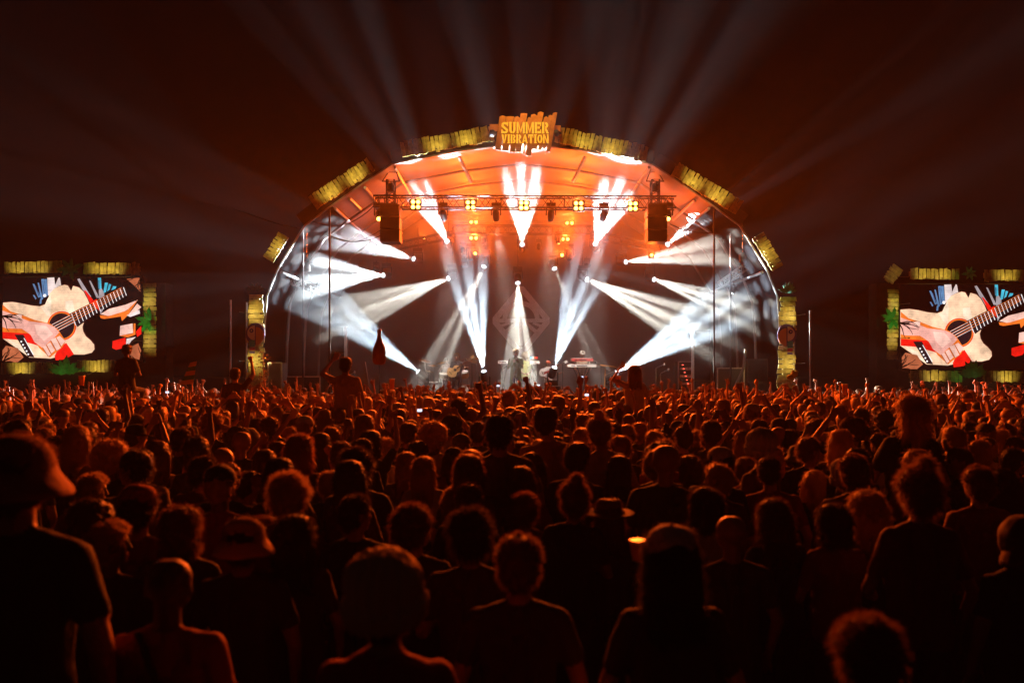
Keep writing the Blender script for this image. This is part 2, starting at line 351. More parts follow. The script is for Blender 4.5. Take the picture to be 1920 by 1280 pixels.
# ---------------------------------------------------------------- lettered sign
sg = empty('lettered_sign', P(985, 250, 23.9), 'rough orange plank sign reading SUMMER VIBRATION on top of the arch', 'sign')
SY = 23.9
def SP(u, v, d=0): q = P(880+u/8.727, 190+v/8.727, SY); q.y -= d; return q
tops = [(492, 600, 238), (600, 735, 252), (735, 838, 250), (838, 952, 198), (952, 1008, 262), (1008, 1118, 216), (1118, 1218, 180), (1218, 1296, 250), (1296, 1362, 228), (1362, 1442, 182)]
bots = [800, 812, 845, 842, 862, 885, 800, 812, 800, 840]
nb = len(tops)
for k, (x0, x1, yt) in enumerate(tops):
    b0 = 415+(1325-415)*(x0-492)/950; b1 = 415+(1325-415)*(x1-492)/950; yb = bots[k]
    q = [(b0+3, yb+rnd.uniform(-10, 10)), ((b0+b1)/2, yb+rnd.uniform(-22, 12)), (b1-3, yb+rnd.uniform(-10, 10)), (x1-3, yt+rnd.uniform(0, 26)), ((x0+x1)/2, yt-rnd.uniform(0, 10)), (x0+3, yt+rnd.uniform(0, 20))]
    dy = rnd.uniform(0, .02)
    MB().prism(q, lambda u, v, s: SP(u, v, dy-s), .04).obj('board_plank', M['board'], sg)
S, g = .27, .05
def RC(x0, y0, x1, y1): return [(x0, y0), (x1, y0), (x1, y1), (x0, y1)]
def arcp(cx, cy, ro_, ri_, a0, a1, sy=1, n=7):
    A = [math.radians(a0+(a1-a0)*k/n) for k in range(n+1)]
    return [(cx+ro_*math.cos(a), cy+ro_*sy*math.sin(a)) for a in A]+[(cx+ri_*math.cos(a), cy+(ro_*sy-(ro_-ri_)*.62)*math.sin(a)) for a in A[::-1]]
G = {  # stencil glyphs in a 0.8 x 1 box, y up
 'S': [arcp(.4, .73, .4, .13, 20, 172, .68), arcp(.4, .27, .4, .13, 200, 352, .68), [(.0, .72), (.27, .70), (.80, .34), (.80, .25), (.53, .27), (0, .62)], RC(.66, .66, .8, 1), RC(0, 0, .14, .34)],
 'U': [RC(.04, .3, .3, 1), RC(.52, .3, .78, 1), arcp(.41, .32, .37, .11, 183, 262, .86), arcp(.41, .32, .37, .11, 278, 357, .86), RC(0, .92, .34, 1), RC(.48, .92, .82, 1)],
 'M': [RC(.0, 0, .22, 1), RC(.74, 0, .98, 1), [(.25, 1), (.46, .32), (.46, 0), (.25, .62)], [(.72, 1), (.51, .32), (.51, 0), (.72, .62)]],
 'E': [RC(.0, 0, .28, 1), RC(.33, .8, .76, 1), RC(.33, .42, .62, .6), RC(.33, 0, .76, .2), RC(.64, .66, .76, .8), RC(.64, .2, .76, .34)],
 'R': [RC(.0, 0, .28, 1), arcp(.36, .72, .4, .13, -80, 82, .70), [(.34, .42), (.56, .42), (.82, 0), (.54, 0)]],
 'V': [[(.0, 1), (.28, 1), (.42, .3), (.42, 0), (.30, 0)], [(.52, 1), (.80, 1), (.50, 0), (.46, 0), (.46, .3)]],
 'I': [RC(.06, 0, .34, 1), RC(0, .9, .4, 1.001), RC(0, 0, .4, .1)],
 'B': [RC(.0, 0, .28, 1), arcp(.36, .75, .37, .12, -82, 84, .66), arcp(.36, .26, .40, .13, -84, 82, .66)],
 'A': [[(.0, 0), (.22, 0), (.40, .72), (.38, 1), (.30, 1)], [(.42, .72), (.44, 1), (.54, 1), (.84, 0), (.58, 0)], RC(.30, .2, .52, .34)],
 'T': [RC(.27, 0, .53, .78), RC(0, .82, .80, 1), RC(0, .62, .14, .82), RC(.66, .62, .80, .82)],
 'O': [arcp(.4, .5, .4, .13, 98, 262, 1.25, 10), arcp(.4, .5, .4, .13, -82, 82, 1.25, 10)],
 'N': [RC(.0, 0, .22, 1), RC(.62, 0, .84, 1), [(.25, 1), (.59, .3), (.59, 0), (.25, .66)]],
}
GW = dict(S=.8, U=.82, M=.98, E=.76, R=.82, V=.8, I=.4, B=.78, A=.84, T=.8, O=.8, N=.84)
def word(txt, x0, x1, y0, y1):
    tot = sum(GW[c] for c in txt)+.1*(len(txt)-1); k = (x1-x0)/tot; x = x0
    for c in txt:
        b = MB()
        for gi, pl in enumerate(G[c]):
            dd = .001*gi
            b.prism([(x+u*k, y1-(v)*(y1-y0)) for u, v in pl], lambda u, v, s: SP(u, v, .024+dd-s), .02)
        b.obj('letter', M['letters'], sg); x += (GW[c]+.1)*k
word('SUMMER', 525, 1300, 345, 530); word('VIBRATION', 528, 1296, 546, 690)
for sx in (-1, 1):
    lamp('sign_light', 'SPOT', SP(935+sx*300, 60, 1.0), 60, (1, .50, .10), sg, .05, SP(935+sx*180, 430), 100, .8)
for (u, v) in ((385, 500), (1440, 500)):
    MB().lathe(SP(u-60, v, -.15), [(0, .04), (.02, .1), (.12, .11), (.18, .06), (.24, .02)], (1, 0, 0)).obj('side_lamp', M['black'], sg)
for (u0, u1, v) in ((330, 470, 400), (1380, 1500, 420)):
    MB().box(SP((u0+u1)/2, v, -.2), ((u1-u0)/8.727/F*SY, .05, .2)).obj('bracket', M['orange'], sg)
# ---------------------------------------------------------------- bird-shaped boards on the columns
def bird(cx, cy, s, label):
    Y = YF-.4; root = empty('bird_board', P(cx, cy, Y), label, 'sign', 'bird head boards on the gold columns')
    def q(pts): return [(P(cx+s*x, cy+y, Y).x, P(0, cy+y, Y).z) for x, y in pts]
    def semi(x, y, r, ry, a0, a1, n=12): return [(x+r*math.cos(math.radians(a0+(a1-a0)*k/n)), y+ry*math.sin(math.radians(a0+(a1-a0)*k/n))) for k in range(n+1)]
    flat('purple_backing', [q(semi(0, 2, 18, 21, 0, 360, 20)[:-1])], M['purple'], root, Y, .02)
    flat('cream_head', [q(semi(-1, 0, 13.5, 13.5, 90, 270))], M['cream'], root, Y-.022, .015)
    flat('orange_beak', [q(semi(1, 6, 15.5, 17, -90, 90))], M['orange'], root, Y-.022, .015)
    flat('eye', [q(semi(-6.5, -4, 4, 4, 0, 360, 12)[:-1])], M['purple'], root, Y-.04, .01)
    flat('pupil', [q(semi(-6.5, -4, 1.5, 1.5, 0, 360, 8)[:-1])], M['cream'], root, Y-.052, .006)
    flat('green_collar', [q([(-11, 14), (-1, 12), (-1, 26), (-11, 26)])], M['green'], root, Y-.024, .012)
    flat('red_collar', [q([(-11, 27), (-1, 27), (-1, 33), (-11, 33)])], M['red'], root, Y-.004, .015)
    flat('purple_collar', [q([(-11, 34), (-1, 34), (-1, 39), (-11, 38)])], M['purple'], root, Y-.004, .015)
bird(479, 624, 1, 'round bird head board with cream face on the left gold column')
bird(1475, 626, -1, 'round bird head board with orange beak on the right gold column')
# ---------------------------------------------------------------- leaves
def leaves(label, px, py, Y, r, n=7, m='leaf', seed=0, light=0, spread=(0, 360)):
    q = random.Random(seed); root = empty('leaf_ornament', P(px, py, Y), label, 'leaf ornament', 'green leaf ornaments')
    rr = r/F*Y; c = P(px, py, Y)
    for k in range(n):
        a = math.radians(spread[0]+(spread[1]-spread[0])*(k+.5)/n+q.uniform(-8, 8)); L = rr*q.uniform(.8, 1.15); d = Vector((math.cos(a), 0, math.sin(a))); s = Vector((-d.z, 0, d.x))
        pts = []
        for t, w in ((0, .03), (.2, .16), (.35, .12), (.45, .2), (.6, .13), (.7, .15), (.85, .07), (1, .01)): pts.append((t*L, w*L))
        pts = pts+[(a_, -b_) for a_, b_ in pts[::-1]]
        dy = -.01*k
        MB().prism(pts, lambda u, v, z: c+d*u+s*v+Vector((0, dy-z-.1*math.sin(u/L*2), 0)), .008).obj('leaf', M[m], root)
    if light: lamp('leaf_light', 'SPOT', c+Vector((.1, -.9, -.5)), light, (.15, 1, .2), root, .03, c, 60, .8)
    return root
# ================================================================ SIDE SCREENS
def screen(ox, oy, label, cut=None):
    """picture coordinates: 0..1190 across, 0..725 down, in units of 1/4.57 px"""
    Y = 26.0; root = empty('video_screen', P(ox+130, oy+79, Y), label, 'screen', 'large video screens beside the stage')
    k = 1/4.57
    x0, x1 = P(ox, 0, Y).x, P(ox+1190*k, 0, Y).x; z1, z0 = P(0, oy, Y).z, P(0, oy+725*k, Y).z
    MB().box(((x0+x1)/2, Y+.12, (z0+z1)/2), (x1-x0+.06, .2, z1-z0+.06)).obj('cabinet', M['black'], root)
    flat('dark_picture', [[(x0, z0), (x1, z0), (x1, z1), (x0, z1)]], M['scr_black'], root, Y+.016, .004)
    lay = [0]
    def sh(name, m, *polys):
        lay[0] += 1
        for pl in polys: MB().prism([(min(max(u, 0), 1190), min(max(v, 0), 725)) for u, v in pl], lambda u, v, d: Vector((P(ox+u*k, 0, Y).x, Y+.012-.0025*lay[0]-d*.5, P(0, oy+v*k, Y).z)), .003).obj(name, M['scr_'+m], root)
    def circ(x, y, r, a0=0, a1=360, n=28): return [(x+r*math.cos(math.radians(a0+(a1-a0)*i/n)), y+r*math.sin(math.radians(a0+(a1-a0)*i/n))) for i in range(n)]
    # coordinates below are crop coordinates minus (25, 275)
    def T(pts): return [(a-25, b-275) for a, b in pts]
    sh('blue_streaks', 'blue', *[T(p) for p in ([(275, 330), (290, 330), (345, 440), (325, 450)], [(318, 320), (330, 320), (365, 460), (350, 470)], [(350, 290), (372, 288), (395, 440), (365, 450)], [(375, 290), (398, 290), (408, 420), (396, 440)], [(278, 425), (290, 425), (310, 455), (300, 465)], [(340, 460), (355, 450), (350, 500), (335, 500)])])
    sh('cyan_streaks', 'blue2', *[T(p) for p in ([(835, 278), (862, 278), (868, 380), (840, 370)], [(895, 320), (922, 320), (905, 400), (882, 412)], [(930, 330), (950, 335), (935, 380), (915, 395)], [(965, 350), (995, 352), (985, 372), (950, 385)])])
    sh('dark_streaks', 'dkblue', *[T(p) for p in ([(840, 300), (848, 300), (850, 370), (842, 370)], [(300, 350), (306, 350), (335, 430), (328, 435)], [(360, 300), (364, 300), (382, 430), (376, 430)])])
    sh('pale_wedge', 'pale', T([(402, 278), (462, 275), (470, 340), (500, 275), (510, 278), (522, 345), (430, 430), (410, 430)]))
    sh('grey_streaks', 'grey', *[T(p) for p in ([(660, 290), (680, 285), (780, 440), (750, 455), (700, 370)], [(760, 300), (775, 305), (850, 450), (825, 450)], [(845, 380), (870, 370), (890, 410), (900, 520), (860, 590), (845, 520)])])
    body = [(25, 492), (100, 485), (180, 497), (260, 515), (340, 523), (385, 505), (410, 455), (425, 415), (455, 378), (500, 352), (550, 338), (580, 345), (608, 392), (625, 348), (675, 362), (715, 400), (745, 455), (760, 490), (770, 520), (760, 600), (720, 650), (705, 700), (712, 740), (735, 780), (775, 815), (805, 850), (808, 890), (785, 920), (720, 935), (640, 935), (600, 930), (430, 970), (300, 962), (250, 960), (140, 880), (25, 800)]
    sh('guitar_outline', 'brown', T([(a+(6 if a > 400 else 0), b-5) for a, b in body]))
    sh('guitar_body', 'cream', T(body))
    sh('body_sheen', 'cream2', T([(430, 420), (400, 470), (380, 520), (350, 530), (400, 600), (430, 610), (440, 480)]), T([(560, 480), (620, 470), (640, 560), (600, 590), (560, 540)]), T([(60, 800), (180, 860), (250, 955), (140, 880)]))
    sh('soundhole_ring', 'red', T(circ(528, 690, 125))); sh('soundhole_gold', 'orange', T(circ(528, 690, 118))); sh('soundhole', 'dk', T(circ(528, 690, 108)))
    sh('fingerboard', 'dk', T([(590, 590), (1045, 360), (1075, 395), (665, 700)]), T([(1045, 345), (1085, 430), (890, 550), (850, 480)]))
    sh('red_bar', 'red', T([(720, 385), (735, 390), (800, 470), (770, 490)]), T([(770, 490), (830, 460), (850, 560), (800, 610)][:3]))
    fr = []
    for i in range(16):
        t = i/15; x = 610+(1055-610)*t**.95; y = 585+(362-585)*t**.95
        fr.append(T([(x, y), (x+6, y-3), (x+6+38-12*t, y+100-32*t), (x+38-12*t, y+103-32*t)]))
    sh('frets', 'white', *fr)
    st = []
    for i in range(4):
        y = i*18; st.append(T([(440+i*14, 680+y), (1040+i*6, 362+y*.8), (1041+i*6, 366+y*.8), (442+i*14, 684+y)]))
    sh('strings', 'orange', *st)
    sh('strings_lit', 'pale', *[T([(440+i*14, 682+i*18), (600+i*14, 600+i*18), (601+i*14, 604+i*18), (442+i*14, 686+i*18)]) for i in range(4)])
    sh('forearm_shadow', 'red', T([(25, 740), (270, 745), (330, 860), (300, 850), (150, 810), (25, 800)]), T([(470, 950), (500, 880), (570, 835), (600, 880), (635, 932), (560, 975), (480, 985)]))
    sh('forearm_rim', 'orange', T([(25, 510), (90, 565), (200, 600), (300, 640), (430, 670), (500, 720), (565, 820), (540, 870), (430, 960), (340, 880), (290, 800), (250, 755), (120, 748), (25, 742)]))
    sh('forearm', 'pink', T([(25, 560), (110, 590), (250, 650), (400, 668), (470, 700), (510, 745), (480, 780), (400, 850), (395, 900), (300, 830), (265, 765), (190, 715), (60, 712), (25, 700)]))
    sh('forearm_light', 'pink2', T([(130, 600), (190, 590), (190, 630), (150, 640)]), T([(300, 680), (400, 690), (460, 760), (380, 820), (320, 760)]))
    kn = [[(440, 810), (480, 790), (525, 880), (490, 900)], [(488, 790), (515, 775), (565, 820), (530, 865)], [(405, 850), (435, 830), (475, 900), (445, 925)], [(370, 870), (398, 860), (440, 935), (420, 950)]]
    sh('knuckle_shadow', 'rust', *[T([(a-4, b+6) for a, b in p]) for p in kn]); sh('knuckles', 'pink2', *[T(p) for p in kn])
    sh('bridge', 'dk', T([(130, 765), (205, 765), (300, 960), (245, 955)])); sh('bridge_edge', 'white', T([(208, 795), (214, 795), (295, 935), (288, 938)]))
    sh('bridge_pins', 'white', *[T(circ(188+i*15, 825+i*27, 8, n=8)) for i in range(5)])
    sh('far_hand', 'pink2', T([(865, 590), (940, 545), (1080, 510), (1185, 468), (1150, 520), (1030, 590), (930, 605)]), T([(1035, 690), (1140, 670), (1145, 750), (1030, 775)]), T([(1100, 600), (1180, 500), (1215, 530), (1150, 590)]))
    sh('far_hand_rim', 'orange', T([(860, 600), (930, 605), (960, 600), (1090, 560), (1185, 470), (1100, 600), (1050, 650), (1040, 610), (900, 632), (868, 625)]), T([(1025, 775), (1145, 755), (1150, 670), (1165, 670), (1165, 765), (1100, 790)]))
    sh('strap', 'red', T([(970, 820), (1080, 790), (1085, 850), (1060, 880), (1000, 895), (968, 880)]), T([(1170, 740), (1215, 690), (1215, 760), (1180, 785)]))
    sh('strap_pale', 'pale', T([(1085, 850), (1090, 800), (1170, 785), (1130, 820), (1110, 850)]), T([(1090, 600), (1200, 555), (1205, 585), (1120, 615)]))
    sh('knob', 'white', T(circ(390, 432, 14, n=14)))
    sh('corner_glow', 'rust', T([(30, 900), (60, 860), (160, 880), (210, 960), (160, 1000), (30, 1000)]), T([(1100, 880), (1190, 840), (1215, 900), (1200, 980), (1130, 960)]), T([(1090, 290), (1200, 280), (1210, 400), (1160, 350)]))
    # cut-out twigs standing in front of the screen corners
    q = random.Random(5)
    for (bx, by, sx, sy) in ((-10, 730, 1, -1), (1200, 730, -1, -1), (1200, -8, -1, 1), (-10, 330, 1, .4)):
        b = MB()
        for j in range(7):
            x, y = bx, by; a = math.atan2(sy, sx)+q.uniform(-.9, .9); pts = [(x, y)]
            for s in range(5): a += q.uniform(-.5, .5); x += math.cos(a)*38; y += math.sin(a)*28; pts.append((x, y))
            W3 = [Vector((P(ox+u*k, 0, Y-.1).x, Y-.10, P(0, oy+v*k, Y-.1).z)) for u, v in pts]
            for i in range(5): b.tube(W3[i], W3[i+1], .022-.003*i, .019-.003*i, 5)
        b.obj('twig_cutout', M['black'], root)
    # tower and cladding behind
    MB().box(((x0+x1)/2, Y+.55, 2.6), (x1-x0+1.3, .6, 5.2)).obj('tower_cladding', M['blackcloth'], root)
    return root
screen(6, 520, 'large screen left of the stage showing hands playing an acoustic guitar')
screen(1688, 533, 'large screen right of the stage showing the same acoustic guitar close-up')
YS = 25.75
planks('gold planks above the left screen, at its left end', (8, 502), (116, 500), 25, 7.6, YS, seed=21, lights=(.25, .6), W=16)
planks('gold planks above the left screen, at its right end', (156, 503), (262, 504), 26, 7.4, YS, seed=22, lights=(.3, .55), W=16)
planks('upright row of gold planks along the right side of the left screen', (281, 531), (282, 670), 28, 8.5, YS, seed=23, lights=(.25, .78), W=13)
planks('gold planks below the left screen, at its left end', (2, 690), (100, 689), 25, 6.6, YS, seed=24, lights=(.4,), W=18)
planks('gold planks below the left screen, right of the leaf', (146, 686), (220, 686), 26, 7.2, YS, seed=25, lights=(.5,), W=18)
planks('gold planks above the right screen, at its left end', (1706, 513), (1798, 514), 24, 7.4, YS, seed=26, lights=(.3, .65), W=15)
planks('gold planks above the right screen, at the picture edge', (1846, 516), (1935, 516), 25, 7.6, YS, seed=27, lights=(.45,), W=18)
planks('upright row of gold planks along the left side of the right screen', (1674, 542), (1672, 674), 24, 8.5, YS, seed=28, lights=(.22, .7), W=13)
planks('gold planks below the right screen, at its left end', (1706, 704), (1804, 705), 24, 7.4, YS, seed=29, lights=(.45,), W=18)
planks('gold planks below the right screen, at the picture edge', (1845, 705), (1935, 706), 25, 7.6, YS, seed=30, lights=(.45,), W=18)
planks('small tilted bundle of thin planks at the top left corner of the right screen', (1664, 527), (1684, 500), 26, 3.6, YS, seed=31, lights=(.5,), W=3)
leaves('dark green leaf fan above the left screen between two plank rows', 135, 505, 25.6, 24, 7, 'leafd', 1, 3)
leaves('bright green leaf hanging on the right side of the left screen', 281, 602, 25.5, 24, 6, 'leaf', 2, 22, (60, 300))
leaves('green leaf fan below the left screen between two plank rows', 125, 700, 25.5, 32, 7, 'leaf', 3, 12, (10, 170))
leaves('green leaf fan above the right screen beside the plank row', 1815, 513, 25.6, 16, 7, 'leafd', 4, 5)
leaves('bright green leaf hanging on the left side of the right screen', 1672, 598, 25.5, 22, 6, 'leaf', 5, 18, (60, 300))
leaves('green leaf fan below the right screen between two plank rows', 1820, 706, 25.5, 30, 8, 'leafd', 6, 9, (5, 175))
leaves('dark green leaf tuft on top of the right gold column', 1476, 548, 24.1, 20, 7, 'leafd', 7, 3, (0, 180))
leaves('dark green leaf tuft on top of the left gold column', 480, 545, 24.1, 18, 6, 'leafd', 8, 0, (0, 180))
# ================================================================ TRUSSES
def truss(label, a, b, s=.36, group='lighting trusses', m='truss', bay=.5):
    a = Vector(a); b = Vector(b); d = (b-a); L = d.length; d.normalize()
    root = empty('lighting_truss', (a+b)/2, label, 'truss', group)
    up = Vector((0, 0, 1)) if abs(d.z) < .8 else Vector((1, 0, 0)); w = d.cross(up).normalized(); up = w.cross(d).normalized()
    C = [w*s/2*i+up*s/2*j for i, j in ((1, 1), (-1, 1), (-1, -1), (1, -1))]
    for c in C: MB().tube(a+c, b+c, .026, n=8).obj('chord', M[m], root)
    br = MB(); n = max(2, round(L/bay))
    for k in range(n):
        p, q, mid = a+d*L*k/n, a+d*L*(k+1)/n, a+d*L*(k+.5)/n
        for i in range(4):
            c0, c1 = C[i], C[(i+1) % 4]
            br.tube(p+c0, mid+c1, .011, n=5, cap=False); br.tube(mid+c1, q+c0, .011, n=5, cap=False)
        if k % 4 == 0:
            for i in range(4): br.tube(p+C[i], p+C[(i+1) % 4], .012, n=5, cap=False)
    br.obj('bracing', M[m], root); return root
YT = 25.1
truss('long front lighting truss spanning the stage opening', P(702, 379.5, YT), P(1266, 381, YT), .36)
for (x, nm) in ((733, 'left'), (1228, 'right')):
    truss('short hanging truss tower above the %s loudspeaker' % nm, P(x, 338, YT+.05), P(x, 392, YT+.05), .24, 'hanging truss towers', bay=.3)
    root = empty('rigging_pyramid', P(x, 325, YT), 'pyramid shackle frame carrying the truss at its %s end' % nm, 'rigging', 'rigging pyramids'); b = MB()
    top = P(x+(6 if nm == 'left' else -4), 306, YT); base = [P(x+dx, 340, YT+dy) for dx, dy in ((-16, -.2), (16, -.2), (16, .25), (-16, .25))]
    for k in range(4): b.tube(top, base[k], .018, n=5); b.tube(base[k], base[(k+1) % 4], .018, n=5)
    for k in range(4): b.tube((top+base[k])/2, (top+base[(k+1) % 4])/2, .012, n=5)
    b.obj('frame', M['truss'], root)
    MB().lathe(P(x, 352, YT-.18)-Vector((0, 0, .14)), [(0, .06), (.03, .11), (.2, .12), (.28, .07), (.3, .02)]).obj('chain_motor', M['black'], root)
    sp = empty('hanging_loudspeaker', P(x, 424, YT-.05), 'black line array loudspeaker hanging under the %s end of the truss' % nm, 'loudspeaker', 'hanging loudspeakers')
    hw = 18/F*YT
    for k, (y0, y1) in enumerate(((386, 408.5), (409.5, 432), (433, 456))):
        c0, c1 = P(x, y0, YT-.05), P(x, y1, YT-.05); h = c0.z-c1.z; x0 = P(x+1, 0, YT).x
        bb = MB().box((x0, YT-.05, (c0.z+c1.z)/2), (hw*2, .6, h-.015)); o = bb.obj('cabinet', M['black'], sp)
        MB().box((x0, YT-.365, (c0.z+c1.z)/2), (hw*1.86, .03, h-.06)).obj('grille', M['blackcloth'], sp)
    MB().box((P(x, 0, YT).x, YT-.05, P(0, 384.5, YT).z), (hw*1.6, .3, .06)).tube(P(x-12, 384, YT), P(x-12, 370, YT), .015).tube(P(x+12, 384, YT), P(x+12, 370, YT), .015).obj('fly_bar', M['truss'], sp)
truss('middle lighting truss hanging deeper inside the stage', P(850, 430, 29.2), P(1108, 432, 29.2), .30)
truss('rear lighting truss high in front of the backdrop', P(840, 408, 31.5), P(1120, 409, 31.5), .30)
truss('left side truss carrying the fan of lights', P(700, 470, 29.2), P(850, 440, 29.2), .24)
truss('right side truss carrying the fan of lights', P(1108, 440, 29.2), P(1262, 470, 29.2), .24)
truss('small tilted truss hanging inside the left wing', P(548, 528, 26.6), P(600, 546, 26.6), .2, m='alu', bay=.25)
truss('small tilted truss hanging inside the right wing', P(1350, 534, 26.4), P(1398, 500, 26.4), .2, m='alu', bay=.25)
for (x, y, Y, nm) in ((575, 498, 26.6, 'left'), (1392, 482, 26.4, 'right')):
    r = empty('chain_hoist', P(x, y, Y), 'dark chain hoist above the small truss in the %s wing' % nm, 'hoist', 'wing chain hoists')
    MB().lathe(P(x, y+12, Y), [(0, .05), (.04, .12), (.3, .12), (.36, .05)]).obj('motor', M['black'], r)
    MB().tube(P(x, y-4, Y), P(x, y-75, Y), .012).obj('chain', M['steel'], r)
    MB().tube(P(x, y+12, Y), P(x-18, y+38, Y), .012).tube(P(x, y+12, Y), P(x+14, y+34, Y), .012).obj('sling', M['steel'], r)
# ================================================================ LAMPS
def moving_head(label, pos, aim, hang=True, group='moving head lamps', lit=None, s=1.0):
    """base, yoke and a head pointing at aim; lit = emissive lens material"""
    pos = Vector(pos); d = (Vector(aim)-pos).normalized(); root = empty('moving_head', pos, label, 'stage lamp', group); u = 1 if hang else -1
    top = pos+Vector((0, 0, u*.30*s))
    MB().box(top+Vector((0, 0, u*.06*s)), (.34*s, .30*s, .13*s)).obj('base', M['black'], root)
    w = Vector((1, 0, 0)) if abs(d.x) < .8 else Vector((0, 1, 0)); w = (w-d*w.dot(d)).normalized()
    y = MB()
    for k in (-1, 1):
        y.box(pos+Vector((k*.17*s, 0, u*.12*s)), (.04*s, .10*s, .28*s))
    y.box(top-Vector((0, 0, u*.03*s)), (.38*s, .12*s, .05*s)); y.obj('yoke', M['black'], root)
    hd = MB().lathe(pos-d*.20*s, [(0, .06*s), (.03*s, .11*s), (.14*s, .135*s), (.30*s, .13*s), (.40*s, .115*s), (.42*s, .10*s)], d, 16).obj('head', M['black'], root, True)
    MB().lathe(pos+d*.215*s, [(0, .095*s), (.02*s, .09*s), (.035*s, .05*s)], d, 16).obj('lens', M[lit or 'lens_dark'], hd, True)
    if hang: MB().tube(top+Vector((0, 0, .12*s)), top+Vector((0, 0, .24*s)), .02).obj('clamp', M['truss'], root)
    return root
WHITE, BLUE, CREAMC = (.84, .95, 1), (.68, .86, 1), (1, .97, .84)
def holes(n, seed, r=.21, rr=.70, centre=True):
    q = random.Random(seed); a0 = q.random()*6.28; out = [(0, 0, r)] if centre else []
    for k in range(n): a = a0+2*PI*k/n; out.append((rr*math.cos(a), rr*math.sin(a), r))
    return out
LM = .9
BEAMS = [  # source px, depth, target px, depth, cone, watts factor, colour, n, description
 ((838, 452), 29, (752, 296), 23.3, 16, 3.4, WHITE, 5, 'lamp hung left of centre throwing white beams up towards the left roof edge'),
 ((979, 458), 29, (979, 262), 23.5, 23, 2.0, WHITE, 6, 'lamp hung at the centre throwing white beams up at the lettered sign'),
 ((1116, 457), 29, (1176, 300), 23.2, 22, 2.2, WHITE, 6, 'lamp hung right of centre throwing white beams up towards the right roof edge'),
 ((1252, 458), 28.5, (1322, 400), 26.4, 21, 1.1, WHITE, 5, 'lamp beside the right loudspeaker throwing white beams up to the right'),
 ((775, 485), 29, (630, 438), 26.4, 21, .95, WHITE, 6, 'upper left lamp throwing white beams through the left wing'),
 ((718, 516), 29, (620, 515), 26.6, 26, .85, WHITE, 5, 'outermost left lamp throwing level white beams out of the stage'),
 ((840, 522), 29, (690, 578), 26.2, 19, 1.2, CREAMC, 5, 'left lamp throwing dim cream beams down to the left'),
 ((907, 500), 29, (830, 660), 26.6, 14, 1.3, CREAMC, 4, 'left centre lamp throwing dim cream beams down at the drums'),
 ((971, 531), 29.5, (975, 700), 26.8, 19, .8, CREAMC, 5, 'centre lamp pouring beams straight down behind the singer'),
 ((1040, 504), 29, (1100, 640), 26.8, 10, 1.5, CREAMC, 3, 'right centre lamp throwing dim cream beams down at the keyboards'),
 ((1101, 524), 29, (1250, 592), 26.4, 20, 1.05, CREAMC, 6, 'right lamp throwing wide cream beams down to the right'),
 ((1174, 491), 29, (1320, 472), 26.4, 17, 1.2, CREAMC, 6, 'upper right lamp throwing level cream beams through the right wing'),
 ((1227, 524), 29, (1350, 568), 26.6, 18, 1.1, CREAMC, 5, 'outermost right lamp throwing cream beams down through the right wing'),
 ((783, 696), 26.8, (640, 590), 25.9, 25, 1.25, BLUE, 6, 'floor lamp at the left stage edge throwing icy beams up to the left'),
 ((907, 695), 27, (870, 470), 25.0, 26, 1.0, BLUE, 6, 'floor lamp beside the guitarist throwing icy beams straight up'),
 ((1040, 688), 27, (1102, 500), 25.2, 27, 1.0, BLUE, 6, 'floor lamp beside the bass player throwing icy beams upwards'),
 ((1157, 698), 26.8, (1285, 620), 26.0, 29, 1.3, BLUE, 7, 'floor lamp at the right stage edge throwing a wide icy fan'),
]
for i, (s, Ys, t, Yt, ang, w, col, nh, lab) in enumerate(BEAMS):
    src = P(*s, Ys); dst = P(*t, Yt); hang = s[1] < 600; d = (dst-src).normalized()
    body = src-d*.24
    fx = moving_head(lab, body, dst, hang, 'moving head lamps throwing beams', 'lens_white')
    l = lamp('beam_light', 'SPOT', src+d*.03, BEAM_W*w*(1.35 if hang else .9)*(ang/18)**1.3, col, fx, .045, dst, ang, .25)
    gobo(l.data, ang, holes(nh, i*3+1, .20+.03*(i % 3), centre=i % 2 == 0 or not hang))
    if hang:
        topz = 1 if s[1] < 480 else 2
        MB().tube(body+Vector((0, 0, .50)), Vector((body.x, body.y, P(0, 425, 29).z if s[1] > 480 else body.z+.8)), .016, n=6).obj('drop_pipe', M['truss'], fx)
    else:
        cb = body-Vector((0, 0, .45)); rz = deckz
        cs = empty('flight_case', (body.x, body.y, rz), 'black flight case under the floor lamp at %s' % ('the left stage edge', 'the guitarist', 'the bass player', 'the right stage edge')[i-13], 'flight case', 'flight cases under floor lamps')
        MB().box((body.x, body.y, (rz+cb.z)/2), (.55, .5, cb.z-rz)).obj('box', M['black'], cs)
        for dx in (-.275, .275): MB().box((body.x+dx, body.y-.25, (rz+cb.z)/2), (.03, .03, cb.z-rz+.01)).obj('edge', M['alu'], cs)
# dark moving heads under the front truss
for k, x in enumerate((831, 930, 1033, 1132)):
    moving_head('unlit moving head under the front truss, %s' % ('first from the left', 'left of the sign line', 'right of the sign line', 'nearest the right loudspeaker')[k], P(x, 403, YT), P((905, 950, 1010, 1070)[k], 640, 28), True, 'unlit moving heads on the front truss', s=.85)
    tgt = P((855, 967, 1025, 1095)[k], 690, 28.4); src = P(x, 412, YT)+Vector((0, .45, -.1)); lamp('front_key_light', 'SPOT', src, 2600, (1, .84, .74), None, .08, tgt, 26, .8)
for (x, lab) in ((711, 'amber lit lamp at the left tip of the front truss'), (1252, 'amber lit lamp at the right tip of the front truss')):
    fx = moving_head(lab, P(x, 403, YT), P(x, 480, YT-1.2), True, 'amber lamps at the truss tips', 'lens_orange', s=.85)
    lamp('amber_light', 'SPOT', P(x, 411, YT-.12), 60*ORANGE_W, AMBP, fx, .06, P(x, 700, YT-6), 110, .6)
